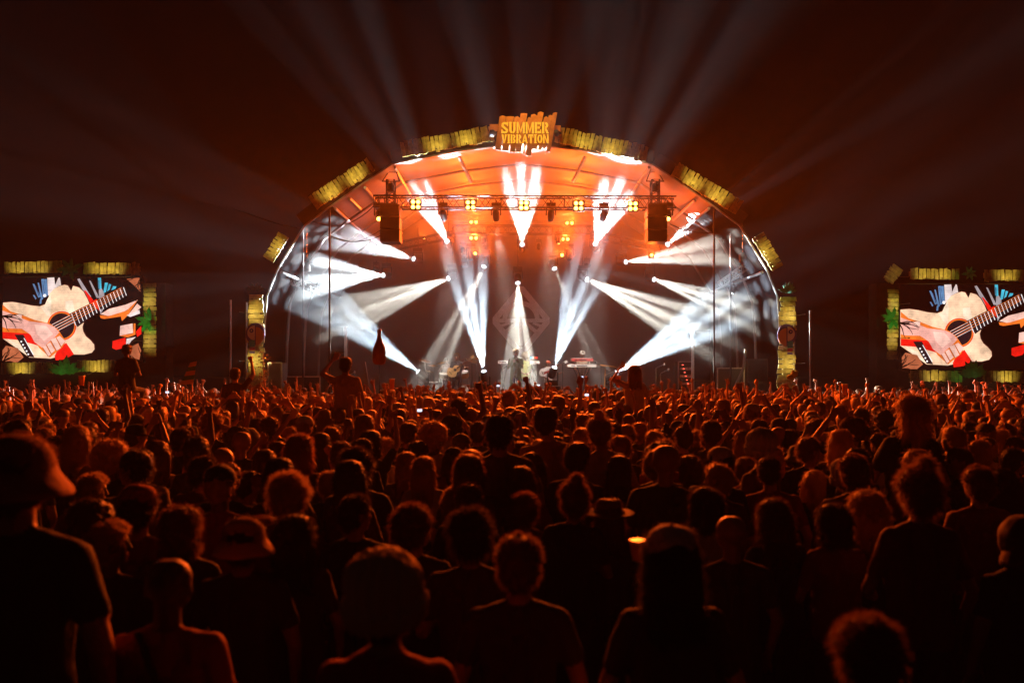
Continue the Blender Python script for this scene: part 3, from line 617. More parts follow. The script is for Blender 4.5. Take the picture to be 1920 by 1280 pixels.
for k, (x, y, Y, s) in enumerate(((907, 452, 28.6, .7), (1047, 450, 28.6, .7), (883, 478, 28.6, .9), (1067, 478, 28.6, .9), (868, 470, 29.6, .7), (1010, 462, 30, .6))):
    moving_head('small unlit lamp hanging in the amber glow, %s' % ('left of centre and upper', 'right of centre and upper', 'lowest on the left', 'lowest on the right', 'behind the lowest left one', 'faint and just right of the centre beams')[k], P(x, y, Y), P(x, y+40, Y-.6), True, 'unlit lamps deep in the stage', s=s)
# blinders
def blinder(label, px, py, Y, rows=2, cols=2, pitch=9.5, r=.062, power=260, m='lens_orange', glow=True, back=0):
    root = empty('blinder_lamp', P(px, py, Y), label, 'stage lamp', 'amber blinder lamps')
    c = P(px, py, Y); pt = pitch/F*Y
    MB().box(c+Vector((0, .09, 0)), (pt*cols+.02, .12, pt*rows+.02)).obj('housing', M['black'], root)
    for e in (-1, 1): MB().tube(c+Vector((e*(pt*cols/2+.03), .06, 0)), c+Vector((e*(pt*cols/2+.03), .06, .2)), .012).obj('bracket', M['truss'], root)
    for i in range(cols):
        for j in range(rows):
            p = c+Vector(((i-(cols-1)/2)*pt, 0, (j-(rows-1)/2)*pt))
            MB().lathe(p+Vector((0, .03, 0)), [(0, r), (.02, r*.95), (.04, r*.6)], (0, -1, 0), 12).obj('lens', M[m], root, True)
    fl = lamp('amber_flood', 'SPOT', c+Vector((0, -.06, 0)), power*ORANGE_W, AMB, root, .12, c+Vector((0, -1, 0)), 172, .5)
    flood_mask(fl.data, *((.25, .03, True) if Y > YT+1 else ()))
    if back: lamp('roof_glow_fill', 'SPOT', c+Vector((0, .25, .05)), back*ORANGE_W, (1, .20, .035), root, .1, c+Vector((0, .8, 1)), 165, 1)  # added lamp behind the housing to brighten the roof, no part of the blinder
    return root
nm5 = ('first from the left loudspeaker', 'left of the centre', 'at the centre', 'right of the centre', 'next to the right loudspeaker')
for k, x in enumerate((779, 882, 982, 1085, 1187)):
    blinder('four-lamp amber blinder on the front truss, %s' % nm5[k], x, 383+k*.8, YT-.25, power=3700, back=105)
for k, (x, y, Y, p) in enumerate(((888, 416, 30.5, 260), (1068, 418, 30.5, 260), (888, 446, 29.0, 260), (1060, 448, 29.0, 260), (891, 475, 28.4, 180), (1054, 478, 28.4, 180), (1222, 478, 27.5, 150), (795, 445, 30.5, 80))):
    blinder('small amber lamp pair glowing deep in the stage, %s' % ('top left', 'top right', 'middle left', 'middle right', 'bottom left', 'bottom right', 'under the right loudspeaker', 'far left')[k], x, y, Y, 1, 2 if k < 4 else 1, 9, .055, p, back=150 if k < 4 else 100)
# dotted gobo lights on the wings and icy lamp on the right wing truss
def dots(seed, n, r0, r1):
    q = random.Random(seed); out = []
    while len(out) < n:
        u, v = q.uniform(-.9, .9), q.uniform(-.9, .9)
        if u*u+v*v < .8 and all((u-a)**2+(v-b)**2 > .05 for a, b, _ in out): out.append((u, v, q.uniform(r0, r1)))
    return out
for k, (s, Ys, t, Yt, ang, w, col, nd, r0, r1, lab) in enumerate((
    ((860, 500), 29.2, (520, 560), 26.5, 26, 1.0, (1, .98, .70), 14, .07, .12, 'lamp spotting pale round dots over the left wing'),
    ((700, 500), 28.9, (597, 412), 25.6, 26, .28, (1, .98, .85), 20, .05, .085, 'small lamp speckling dots on the upper left wing'),
    ((1110, 500), 29.2, (1440, 600), 25.0, 13, 2.4, (1, 1, .95), 15, .09, .13, 'lamp spotting pale round dots over the right wing wall'),
    ((1130, 470), 29.2, (1430, 470), 25.4, 22, 1.0, (1, 1, .9), 11, .06, .11, 'lamp spotting oval dots on the upper right wing'))):
    src, dst = P(*s, Ys), P(*t, Yt); d = (dst-src).normalized()
    fx = moving_head(lab, src-d*.24, dst, True, 'dot projecting lamps', 'lens_dark', s=.6)
    l = lamp('dot_light', 'SPOT', src+d*.05, 600*w, col, fx, .01, dst, ang, .2); gobo(l.data, ang, dots(k+4, nd, r0, r1), 0)
fx = moving_head('small icy lamp on the tilted truss in the right wing', P(1376, 545, 26.2), P(1355, 575, 26.0), True, 'wing lamps', 'lens_white', s=.5)
lamp('icy_light', 'SPOT', P(1370, 551, 26.1), 60, BLUE, fx, .05, P(1340, 600, 25.4), 50, .8)
# ---------------------------------------------------------------- cables
def cable(pts, Y, r=.014, label=''):
    w = [P(x, y, Y) for x, y in pts]; out = []
    for k in range(len(w)-1):
        p0, p1, p2, p3 = w[max(k-1, 0)], w[k], w[k+1], w[min(k+2, len(w)-1)]
        for s in range(6):
            t = s/6; out.append(.5*((2*p1)+(p2-p0)*t+(2*p0-5*p1+4*p2-p3)*t*t+(3*p1-p0-3*p2+p3)*t**3))
    out.append(w[-1]); o = MB().path(out, r, 5).obj('power_cable', M['cable']); tag(o, label, 'cable', 'sagging cables')
cable([(704, 382), (688, 398), (660, 416), (630, 424), (612, 422), (575, 412)], YT-.1, label='thick cable sagging from the left truss tip to the side pole')
cable([(718, 440), (695, 449), (665, 453), (640, 449), (612, 440)], YT-.1, label='lower cable sagging left of the left loudspeaker')
cable([(718, 428), (700, 440), (675, 451), (655, 453), (620, 446)], YT, .009, label='thin cable just above the lowest one left of the loudspeaker')
cable([(1256, 420), (1280, 430), (1310, 436), (1340, 437)], YT-.1, label='cable sagging from the right truss tip to the right pole')
cable([(560, 428), (520, 419), (470, 402), (440, 392)], YF-.1, .02, label='dark cable running out from the left bend of the arch')
# ================================================================ STAGE SIDES: poles, cases, stacks
def pole(px, y0, Y, label, m='alu', r=.03):
    o = MB().tube(P(px, y0, Y), Vector((P(px, 0, Y).x, Y, 0)), r, n=8).obj('steel_pole', M[m]); tag(o, label, 'pole', 'upright poles beside the stage')
pole(432, 562, 24.6, 'slim upright pole left of the left gold column')
pole(462, 566, 24.3, 'short bright pole just left of the left gold column')
pole(1519, 582, 24.6, 'slim upright pole right of the right gold column')
pole(1489, 570, 24.3, 'short bright pole just right of the right gold column')
def stack(label, x0, x1, y0, Y, grille_m='blackcloth', edge=None, rows=3):
    root = empty('speaker_stack', (P((x0+x1)/2, 0, Y).x, Y, deckz), label, 'loudspeaker', 'ground stacked loudspeakers')
    a, b2 = P(x0, y0, Y), P(x1, y0, Y); h = (a.z-deckz)/rows
    for k in range(rows):
        MB().box(((a.x+b2.x)/2, Y+.3, deckz+h*(k+.5)), (b2.x-a.x, .6, h-.02)).obj('cabinet', M['black'], root)
        MB().box(((a.x+b2.x)/2, Y-.015, deckz+h*(k+.5)), ((b2.x-a.x)*.9, .03, h*.86)).obj('grille', M[grille_m], root)
    if edge:
        x = b2.x+.04 if edge > 0 else a.x-.04
        MB().box((x, Y, (deckz+a.z)/2), (.08, .12, a.z-deckz)).obj('side_rail', M['white'], root)
stack('tall dark loudspeaker stack at the right side of the stage', 1301, 1332, 618, 26.4, edge=-1)
stack('dark loudspeaker stack at the left side of the stage with a pale edge', 616, 646, 612, 26.6, edge=1)
stack('low monitor cabinets in the right wing behind the column', 1402, 1440, 672, 26.5, rows=2)
def case(label, x0, x1, y0, Y, m='black'):
    root = empty('flight_case', (P((x0+x1)/2, 0, Y).x, Y, deckz), label, 'flight case', 'flight cases on the stage sides')
    a, b2 = P(x0, y0, Y), P(x1, y0, Y)
    MB().box(((a.x+b2.x)/2, Y+.3, (a.z+deckz)/2), (b2.x-a.x, .6, a.z-deckz)).obj('box', M[m], root)
    for x in (a.x, b2.x): MB().box((x, Y, (a.z+deckz)/2), (.04, .04, a.z-deckz+.02)).obj('edge', M['alu'], root)
    MB().box(((a.x+b2.x)/2, Y, a.z), (b2.x-a.x, .04, .04)).obj('edge', M['alu'], root)
case('pale panelled case beside the left gold column', 503, 528, 680, 25.2, 'wall')
case('large open rack case beside it in the left wing', 532, 600, 706, 26)
case('equipment rack with glinting fronts at the right stage side', 1272, 1300, 678, 26.6)
case('low dark case at the foot of the right wing', 1345, 1395, 690, 26)
r = empty('rack_equipment', P(1283, 690, 26.5), 'amplifier units with small lit fronts in the right rack', 'amplifier'); 
for k in range(6): MB().box(P(1286, 684+k*7, 26.55), (.4, .1, .09)).obj('unit', M['steel' if k % 2 else 'black'], r); MB().box(P(1280+k*2, 684+k*7, 26.48), (.05, .02, .02)).obj('indicator', M['led'], r)
for (x, y, lab) in ((650, 705, 'pale stage lamp on a stand by the left speaker stack'), (1230, 690, 'microphone stand by the right rack'), (1238, 700, 'slanted cymbal boom near the right rack')):
    b = MB(); p = P(x, y, 26.8); b.tube(p, (p.x, p.y, deckz), .012); b.tube(p, p+Vector((.25, 0, .12)), .01); b.ell(p+Vector((.27, 0, .13)), (.04, .04, .05)); 
    for k in range(3): a = k*2.1; b.tube((p.x, p.y, deckz+.12), (p.x+.22*math.cos(a), p.y+.22*math.sin(a), deckz+.01), .009)
    tag(b.obj('microphone_stand', M['steel']), lab, 'stand', 'stands on the stage')
b = MB(); b.path([P(1398, 655, 25.4), P(1394, 690, 25.3), P(1380, 722, 25.3), P(1372, 745, 25.3)], .05, 8); tag(b.obj('fabric_strip', M['wall']), 'pale twisted fabric strip hanging in the right wing', 'drape')
b = MB(); b.add([P(684, 678, 25), P(676, 735, 25), P(694, 735, 25), P(686, 679, 25.1)], [(0, 1, 2, 3)]); b.add([P(684, 678, 25.03), P(676, 735, 25.05), P(694, 735, 25.05), P(686, 679, 25.13)], [(0, 1, 2, 3)]); tag(b.obj('pennant', M['vinyl2']), 'narrow pale pennant standing left of the hanging bottle', 'flag')
# ================================================================ PEOPLE
CLOTH = attr_mat('shirt_cloth', 'cloth', bump=.9, bscale=7); CLOTH_S = attr_mat('crowd_cloth', 'cloth_c', 'GEOMETRY', bump=.9, bscale=7)
SKIN = attr_mat('skin', 'skin_tone', rough=.55, bump=.1); SKIN_S = mat('crowd_skin', (.36, .19, .12), .55)
TROU = mat('trousers', (.03, .03, .045), .9, bump=.5); SHOE = mat('shoes', (.03, .03, .03), .6)
FACE = mat('eyes_and_brows', (.02, .012, .01), .5); LIPS = mat('lips', (.3, .09, .07), .5)
HAIR = attr_mat('hair', 'hair_tone', rough=.5, bump=.6, bscale=30, translucent=.5); HAIR_S = attr_mat('crowd_hair', 'cloth_c', 'GEOMETRY', rough=.5, translucent=.2)
BODYM = [SKIN, CLOTH, TROU, SHOE, FACE, LIPS]
SK, TOP, TR, SH, FC, LP = range(6)
V = Vector
def hand(out, wrist, d, side, mode, s=1.0):
    """palm, four fingers of unequal length and a thumb leaving the side of the palm"""
    d = d.normalized(); side = (side-d*side.dot(d)).normalized(); nrm = d.cross(side)
    p0, p1 = wrist+d*.01, wrist+d*.075*s
    for k in (-1, 0, 1): out.append((p0+side*.010*k, p1+side*.022*k*s, .017*s, .014*s, SK))
    for k, (o_, L) in enumerate(((-.031, .055), (-.010, .075), (.012, .080), (.033, .070))):
        b = p1+side*o_*s+d*.006; sp = side*o_*(.55 if mode == 'open' else 0)*s
        if mode == 'fist':
            m_ = b+nrm*.032*s+d*.014*s; out.append((b, m_, .0125*s, .012*s, SK)); out.append((m_, m_-d*.034*s, .012*s, .011*s, SK))
        elif mode == 'horn' and k in (1, 2):
            m_ = b+nrm*.03*s; out.append((b, m_, .0125*s, .012*s, SK))
        elif mode == 'point' and k < 3:
            m_ = b+nrm*.03*s; out.append((b, m_, .0125*s, .012*s, SK))
        else:
            m_ = b+d*L*.55*s+sp*.6; out.append((b, m_, .0115*s, .0105*s, SK)); out.append((m_, m_+d*L*.5*s+sp*.5+nrm*.012*s, .0105*s, .009*s, SK))
    t0 = wrist+d*.025*s+side*.022*s; t1 = t0+d*.03*s+side*.03*s; t2 = t1+d*.032*s+(side*.008 if mode != 'fist' else nrm*.03-side*.02)*s
    out.append((t0, t1, .014*s, .013*s, SK)); out.append((t1, t2, .013*s, .011*s, SK))
def person_prims(pose, fem=False, bulk=1.0):
    """capsules (p0, p1, r0, r1, tag) and head centre of one figure facing +Y, 1.75 m tall"""
    c = []; A = c.append; w = .175*bulk if not fem else .150
    lean = pose.get('lean', V((0, 0, 0))); hip = V(pose.get('hip', (0, 0, .94)))
    ch = hip+V((0, .0, .38))+lean*.6; nk = hip+V((0, -.01, .57))+lean
    sl, sr = hip+V((-w, -.01, .485))+lean*.9, hip+V((w, -.01, .485))+lean*.9
    # torso
    hw = .085*bulk if not fem else .09
    for k in (-1, 1):
        A((hip+V((k*hw, 0, -.02)), hip+V((k*hw*.85, 0, .16)), .098, .088 if fem else .098, TR if pose.get('tuck') else TOP))
        A((hip+V((k*hw*.85, 0, .16)), ch+V((k*hw*.95, .005, .0)), .088 if fem else .098, .105*bulk, TOP))
        A((ch+V((k*hw*.95, .005, 0)), (sl if k < 0 else sr)+V((-k*.05, 0, -.01)), .105*bulk, .062, TOP))
    A((sl, sr, .058*bulk, .058*bulk, TOP)); A((hip+V((0, .01, .02)), ch, .10, .11, TOP)); A((ch, nk+V((0, 0, -.06)), .10, .075, TOP))
    for k, s_ in ((-1, sl), (1, sr)): A((nk+V((k*.02, 0, -.03)), s_+V((-k*.02, 0, .01)), .05, .05, TOP))
    hc = nk+V((0, .018, .145))+V(pose.get('nod', (0, 0, 0)))
    A((nk+V((0, 0, -.04)), hc+V((0, -.012, -.05)), .056 if not fem else .048, .054 if not fem else .046, SK))
    q = Matrix.Rotation(pose.get('yaw', 0), 3, 'Z') @ Matrix.Rotation(pose.get('pitch', 0), 3, 'X')
    H = lambda x, y, z: hc+q @ V((x, y, z))
    # skull, jaw, nose, ears, brow, lips, chin
    A((H(0, -.025, .028), H(0, .012, .030), .082, .076, SK)); A((H(-.012, .0, .045), H(.012, .0, .045), .078, .078, SK))
    A((H(-.022, .03, -.035), H(.022, .03, -.035), .052, .052, SK)); A((H(0, .05, -.075), H(0, .062, -.082), .030, .026, SK))
    A((H(0, .088, .015), H(0, .104, -.022), .011, .015, SK)); A((H(-.030, .076, .034), H(.030, .076, .034), .013, .013, SK))
    for k in (-1, 1):
        A((H(k*.079, -.008, .012), H(k*.084, -.012, -.018), .016, .012, SK)); A((H(k*.031, .082, .014), H(k*.031, .084, .014), .0115, .0115, FC)); A((H(k*.018, .087, .037), H(k*.044, .079, .038), .007, .006, FC))
        A((H(k*.045, .045, -.008), H(k*.040, .05, -.03), .030, .026, SK))
    A((H(-.018, .086, -.052), H(.018, .086, -.052), .009, .009, LP))
    # legs
    kn = pose.get('knee'); ft = pose.get('foot')
    for k in (-1, 1):
        h0 = hip+V((k*.09, 0, -.06))
        k0 = V(kn[0 if k < 0 else 1]) if kn else V((k*.11, .02, .50)); f0 = V(ft[0 if k < 0 else 1]) if ft else V((k*.13, -.02, .09))
        A((h0, k0, .088, .058, TR)); A((k0, f0, .056, .042, TR)); A((f0+V((0, -.02, -.045)), f0+V((0, .15, -.055)), .042, .034, SH))
    # arms
    for k, s_ in ((-1, sl), (1, sr)):
        a = pose['L' if k < 0 else 'R']; e, wr, mode = V(a[0]), V(a[1]), a[2]
        e.x *= k; wr.x *= k; e = e+lean+V((0, 0, hip.z-.94)); wr = wr+lean+V((0, 0, hip.z-.94))
        e = s_+(e-s_).normalized()*.285; wr = e+(wr-e).normalized()*.255
        sl_ = pose.get('sleeve', .6); m_ = s_.lerp(e, sl_)
        A((s_, m_, .062*bulk, .053, TOP)); A((m_, e, .047 if not fem else .040, .040 if not fem else .035, SK if sl_ < 1 else TOP))
        A((e, wr, .040 if not fem else .035, .027 if not fem else .024, SK if pose.get('long', 0) == 0 else TOP))
        hand(c, wr, (wr-e), V((-k, .3, 0)) if len(a) < 4 else V(a[3]), mode)
    return c, hc, q
def capsule_mesh(prims, n=10):
    vs, fs = [], []
    for p0, p1, r0, r1, _ in prims:
        p0 = V(p0); p1 = V(p1); d = p1-p0; L = d.length
        qt = d.to_track_quat('Z', 'Y') if L > 1e-5 else Euler((0, 0, 0)).to_quaternion(); rings = []
        for a in (-75, -45, -15): rings.append((math.sin(math.radians(a))*r0, math.cos(math.radians(a))*r0))
        for a in (15, 45, 75): rings.append((L+math.sin(math.radians(a))*r1, math.cos(math.radians(a))*r1))
        b = len(vs)
        for z, r in rings:
            for k in range(n): t = 2*PI*k/n; vs.append(p0+qt @ V((r*math.cos(t), r*math.sin(t), z)))
        for j in range(5):
            for k in range(n): fs.append((b+j*n+k, b+j*n+(k+1) % n, b+(j+1)*n+(k+1) % n, b+(j+1)*n+k))
        vs += [p0+qt @ V((0, 0, -r0)), p1+qt @ V((0, 0, r1))]; e = len(vs)
        for k in range(n): fs.append((e-2, b+(k+1) % n, b+k)); fs.append((e-1, b+5*n+k, b+5*n+(k+1) % n))
    me = bpy.data.meshes.new('tmp'); me.from_pydata([tuple(v) for v in vs], [], fs); return me
def remesh(me, voxel, smooth=2, ratio=1.0):
    o = bpy.data.objects.new('tmp', me); COL.objects.link(o)
    m = o.modifiers.new('r', 'REMESH'); m.mode = 'VOXEL'; m.voxel_size = voxel; m.use_smooth_shade = True
    s = o.modifiers.new('s', 'SMOOTH'); s.iterations = smooth; s.factor = .5
    if ratio < 1: d = o.modifiers.new('d', 'DECIMATE'); d.ratio = ratio
    dg = bpy.context.evaluated_depsgraph_get(); dg.update(); r = bpy.data.meshes.new_from_object(o.evaluated_get(dg), depsgraph=dg)
    bpy.data.objects.remove(o); bpy.data.meshes.remove(me)
    r.polygons.foreach_set('use_smooth', [True]*len(r.polygons)); return r
def coords(me):
    a = np.empty(len(me.vertices)*3, np.float32); me.vertices.foreach_get('co', a); return a.reshape(-1, 3)
def build_body(name, pose, fem=False, bulk=1.0, voxel=.012, ratio=.5, seed=0):
    prims, hc, q = person_prims(pose, fem, bulk); me = remesh(capsule_mesh(prims), voxel, 3, ratio); me.name = name
    n = len(me.polygons); cen = np.empty(n*3, np.float32); me.polygons.foreach_get('center', cen); cen = cen.reshape(-1, 3)
    best = np.full(n, 9e9); tagv = np.zeros(n, np.int32)
    for p0, p1, r0, r1, tg in prims:
        p0 = np.array(p0); d = np.array(p1)-p0; L2 = max(d @ d, 1e-9); t = np.clip(((cen-p0) @ d)/L2, 0, 1)
        dist = np.linalg.norm(cen-p0-t[:, None]*d, axis=1)-(r0+(r1-r0)*t)-(.004 if tg in (FC, LP) else 0)
        m = dist < best; best[m] = dist[m]; tagv[m] = tg
    for m in BODYM: me.materials.append(m)
    me.polygons.foreach_set('material_index', tagv)
    # cloth folds
    co = coords(me); vt = np.zeros(len(co), bool)
    for p in me.polygons:
        if tagv[p.index] in (TOP, TR): vt[list(p.vertices)] = True
    for i in np.nonzero(vt)[0]:
        v = V(co[i]); nz = noise.noise(V((v.x*9, v.y*9, v.z*5+seed)))*.012+noise.noise(V((v.x*22, v.y*22, v.z*10+seed)))*.005
        nv = me.vertices[i].normal; co[i] += np.array(nv)*nz
    me.vertices.foreach_set('co', co.ravel()); me.update()
    return me, hc, pose.get('yaw', 0)
# ---- hair and hats, centred on the head centre, facing +Y
def hair_mesh(kind, seed=0, fuzz=900, fine=True):
    q = random.Random(seed); c = []; A = c.append
    def cap(x0, r0, x1, r1): A((V(x0), V(x1), r0, r1, 0))
    if kind in ('short', 'curly', 'fringe', 'bun', 'long', 'ponytail', 'bob', 'afro', 'messy'):
        t = dict(short=.006, curly=.022, fringe=.012, bun=.008, long=.016, ponytail=.008, bob=.020, afro=.050, messy=.018)[kind]
        cap((0, -.030, .034), .082+t, (0, .002, .042), .078+t); cap((-.012, -.006, .052), .076+t, (.012, -.006, .052), .076+t)
        cap((-.02, -.045, -.01), .062+t*.8, (.02, -.045, -.01), .062+t*.8)
        cap((0, -.045, .0), .066+t, (0, -.040, -.045), .050+t*.6)
    if kind == 'short': cap((0, .06, .085), .03, (0, .03, .105), .03)
    if kind in ('curly', 'afro', 'messy'):
        for k in range(26):
            a, b = q.uniform(0, 6.28), q.uniform(.1, 1.35); r = .092+(.03 if kind == 'afro' else .008)
            p = V((math.cos(a)*math.cos(b)*r*.95, math.sin(a)*math.cos(b)*r-.015, math.sin(b)*r+.03))
            if p.y < .06 or p.z > .08: cap(p, q.uniform(.016, .030), p+V((0, 0, .006)), q.uniform(.014, .026))
    if kind == 'bun': cap((0, -.05, .135), .040, (0, -.055, .155), .036); cap((0, -.03, .10), .04, (0, -.045, .13), .03)
    if kind == 'ponytail': cap((0, -.12, .05), .026, (0, -.14, .02), .03); cap((0, -.14, .02), .032, (.01, -.13, -.12), .026); cap((.01, -.13, -.12), .026, (0, -.115, -.22), .012)
    if kind == 'bob':
        for x in (-.05, -.02, .02, .05): cap((x, -.05, .0), .06, (x*1.25, -.045, -.10), .042)
        for x in (-1, 1): cap((x*.072, .01, .02), .035, (x*.078, .012, -.09), .028)
    if kind == 'long':
        for x in (-.055, -.03, 0, .03, .055):
            z = -.26+q.uniform(-.05, .04); cap((x, -.055, .0), .060, (x*1.25, -.075, -.13), .046); cap((x*1.25, -.075, -.13), .046, (x*1.7+q.uniform(-.02, .02), -.085, z), .022)
        for x in (-1, 1): cap((x*.074, .0, .02), .034, (x*.085, -.01, -.11), .032); cap((x*.085, -.01, -.11), .032, (x*.10, .01, -.24), .016)
    me = remesh(capsule_mesh(c, 9), .011 if fine else .02, 1, .6 if fine else .35)
    co = coords(me)
    amp = dict(curly=.014, afro=.018, messy=.016).get(kind, .008)
    nrm = [v.normal.copy() for v in me.vertices]
    for i in range(len(co)):
        v = V(co[i]); long_ = kind in ('long', 'ponytail', 'bob')
        k = noise.noise(V((v.x*60, v.y*60, v.z*(9 if long_ else 45)+seed)))*amp*.6+noise.noise(v*22)*amp*.7
        co[i] += np.array(nrm[i])*k
    me.vertices.foreach_set('co', co.ravel())
    # loose strands catch the light at the rim
    vs = [tuple(v) for v in co]; fs = [tuple(p.vertices) for p in me.polygons]; nb = len(fs)
    for k in range(fuzz):
        i = q.randrange(len(co)); n_ = nrm[i]; p = V(co[i])
        if p.y > .055 and p.z < .06: continue
        down = V((0, -.3, -1)) if kind in ('long', 'ponytail', 'bob') or p.z < .02 else V((q.uniform(-1, 1), q.uniform(-1, 1), q.uniform(-.2, .6)))
        d = (n_*q.uniform(.4, 1)+down*q.uniform(.2, .9)+V((q.gauss(0, .3), q.gauss(0, .3), q.gauss(0, .3)))).normalized()
        L = q.uniform(.014, .038)*dict(curly=1.3, afro=1.2, messy=1.5, short=.8).get(kind, 1.2); s = d.cross(V((q.uniform(-1, 1), q.uniform(-1, 1), q.uniform(-1, 1)))).normalized()*.0013
        b = len(vs); m_ = p+d*L*.6; e = p+d*L+V((0, 0, -.25*L))
        vs += [tuple(p-s), tuple(p+s), tuple(m_+s*.8), tuple(m_-s*.8), tuple(e)]; fs += [(b, b+1, b+2, b+3), (b+3, b+2, b+4)]
    m2 = bpy.data.meshes.new('hair_'+kind); m2.from_pydata(vs, [], fs); m2.polygons.foreach_set('use_smooth', [j < nb for j in range(len(fs))]); bpy.data.meshes.remove(me)
    m2.materials.append(HAIR); return m2
def hat_mesh(kind, seed=0):
    b = MB()
    if kind == 'cap':      # baseball cap
        pr = [(.0, .098), (.03, .10), (.06, .094), (.09, .074), (.105, .045), (.112, .012)]
        b.lathe((0, -.012, .035), pr, n=20); pts = []
        for k in range(11): a = math.radians(25+130*k/10); pts.append((math.cos(a)*.095, .02+math.sin(a)*(.155 if 2 < k < 8 else .14)))
        pts = [(.085, .03)]+pts+[(-.085, .03)]; b.prism(pts, lambda u, v, t: V((u, v, .045-t-.25*max(0, v-.08)-.9*u*u)), .005)
        b.ell((0, -.012, .148), (.009, .009, .007), nu=8, nv=4)
    if kind == 'bucket':
        b.lathe((0, -.012, .0), [(-.045, .150), (-.040, .156), (-.005, .132), (.025, .108), (.05, .102), (.09, .094), (.115, .078), (.130, .05), (.136, .015)], n=22)
    if kind == 'beanie':
        b.lathe((0, -.02, -.01), [(-.03, .098), (.0, .106), (.028, .108), (.032, .102), (.08, .108), (.12, .096), (.15, .066), (.165, .03), (.168, .006)], (0, -.18, 1), 52)
    if kind == 'widehat':
        b.lathe((0, -.012, .03), [(.0, .20), (.006, .205), (.012, .19), (.018, .105), (.07, .098), (.105, .085), (.115, .05), (.108, .01)], n=24)
    if kind == 'hood':
        b.ell((0, -.03, .02), (.112, .125, .135), nu=18, nv=12); b.lathe((0, -.05, -.13), [(0, .12), (.05, .115), (.1, .09)], n=18)
    m = b.mesh('hat', [CLOTH]); co = coords(m)
    # subdivide once and dent
    bm = bmesh.new(); bm.from_mesh(m); bmesh.ops.remove_doubles(bm, verts=bm.verts, dist=.001); bmesh.ops.subdivide_edges(bm, edges=bm.edges, cuts=1, use_grid_fill=True, smooth=.3)
    rib = kind == 'beanie'
    for v in bm.verts:
        k = noise.noise(v.co*11+V((seed, 0, 0)))*.007
        if rib: k += .005*math.sin(math.atan2(v.co.x, v.co.y)*26)+(.006 if v.co.z < .03 else 0)
        if kind == 'hood': k += noise.noise(v.co*20)*.008
        v.co += v.co.normalized()*k
    bm.to_mesh(m); bm.free(); m.polygons.foreach_set('use_smooth', [True]*len(m.polygons)); return m
D = lambda *a: a
DOWN = D((.27, -.03, 1.15), (.24, .08, .90), 'open')
FRONT = D((.25, .02, 1.17), (.10, .24, 1.22), 'fist')
UPF = D((.31, .08, 1.66), (.26, .12, 1.95), 'fist'); UPO = D((.30, .10, 1.66), (.30, .12, 1.98), 'open')
UPB = D((.36, .12, 1.52), (.20, .18, 1.80), 'open'); HORN = D((.28, .10, 1.67), (.24, .14, 1.97), 'horn')
CLAP = D((.28, .20, 1.60), (.05, .22, 1.86), 'open'); PHONE = D((.27, .22, 1.40), (.13, .32, 1.66), 'fist')
ARCHED = D((.30, .05, 1.68), (.03, .08, 1.90), 'open'); DRINK = D((.27, .12, 1.25), (.22, .30, 1.42), 'fist'); POINT = D((.24, .10, 1.70), (.20, .12, 2.0), 'point')
HEADH = D((.34, .02, 1.50), (.12, -.02, 1.66), 'open')
POSES = {
 'still': dict(L=DOWN, R=DOWN), 'folded': dict(L=FRONT, R=FRONT, yaw=.15), 'turned': dict(L=DOWN, R=FRONT, yaw=-.9), 'turned2': dict(L=FRONT, R=DOWN, yaw=.75),
 'fist': dict(L=UPF, R=DOWN), 'fist2': dict(L=FRONT, R=UPF, yaw=.1), 'both': dict(L=UPO, R=UPO), 'bend': dict(L=UPB, R=UPB), 'horn': dict(L=FRONT, R=HORN),
 'clap': dict(L=CLAP, R=CLAP), 'phone': dict(L=DOWN, R=PHONE), 'arched': dict(L=ARCHED, R=ARCHED), 'drink': dict(L=DRINK, R=DOWN, yaw=.3), 'point': dict(L=DOWN, R=POINT),
 'head': dict(L=DOWN, R=HEADH), 'wave': dict(L=UPB, R=DOWN)}
POSE_TXT = dict(still='arms down', folded='arms folded', turned='looking right', turned2='looking left', fist='left fist up', fist2='right fist up', both='both arms up', bend='waving both arms',
                horn='horns sign up', clap='clapping overhead', phone='hand lifted ahead', arched='arms arched overhead', drink='drink hand raised', point='pointing up', head='hand on head', wave='left arm waving')
SPOS = {'sit': dict(hip=(0, 0, .94), knee=((-.16, .35, .86), (.16, .35, .86)), foot=((-.14, .30, .46), (.14, .30, .46)))}
BODY = {}
def body(pose, fem=False, q='mid', extra=None, key=None):
    k = (key or pose, fem, q)
    if k not in BODY:
        p = dict(POSES[pose]) if pose in POSES else {}
        if extra: p.update(extra)
        vx, ra = dict(near=(.010, .8), mid=(.0135, .45), far=(.020, .30))[q]
        BODY[k] = build_body('person_body', p, fem, 1.0, vx, ra, hash(k) % 50 if False else len(BODY))
    return BODY[k]
HATS = {}
def head_wear(kind, q='mid', seed=0):
    k = (kind, q, seed)
    if k not in HATS:
        if kind in ('cap', 'bucket', 'beanie', 'widehat', 'hood'): HATS[k] = hat_mesh(kind, seed)
        else: HATS[k] = hair_mesh(kind, seed, dict(near=3800, mid=900, far=150)[q], q != 'far')
    return HATS[k]
HTXT = dict(short='short hair', curly='curly hair', fringe='swept hair', bun='top bun', long='long hair', ponytail='ponytail', bob='bobbed hair', afro='round afro', messy='messy hair', cap='cap', bucket='bucket hat', beanie='ribbed beanie', widehat='brimmed hat', hood='hood', shaved='shaved head')
SHIRTS = [('black', (.015, .015, .016)), ('dark grey', (.03, .03, .032)), ('navy', (.012, .015, .04)), ('pale', (.34, .31, .28)), ('red', (.16, .015, .015)), ('olive', (.04, .045, .02)), ('grey', (.09, .09, .09)), ('brown', (.06, .03, .015)), ('blue', (.03, .05, .13)), ('maroon', (.07, .01, .015))]
SKINS = [(.36, .20, .13), (.31, .16, .10), (.22, .11, .07), (.40, .24, .17), (.10, .05, .03)]
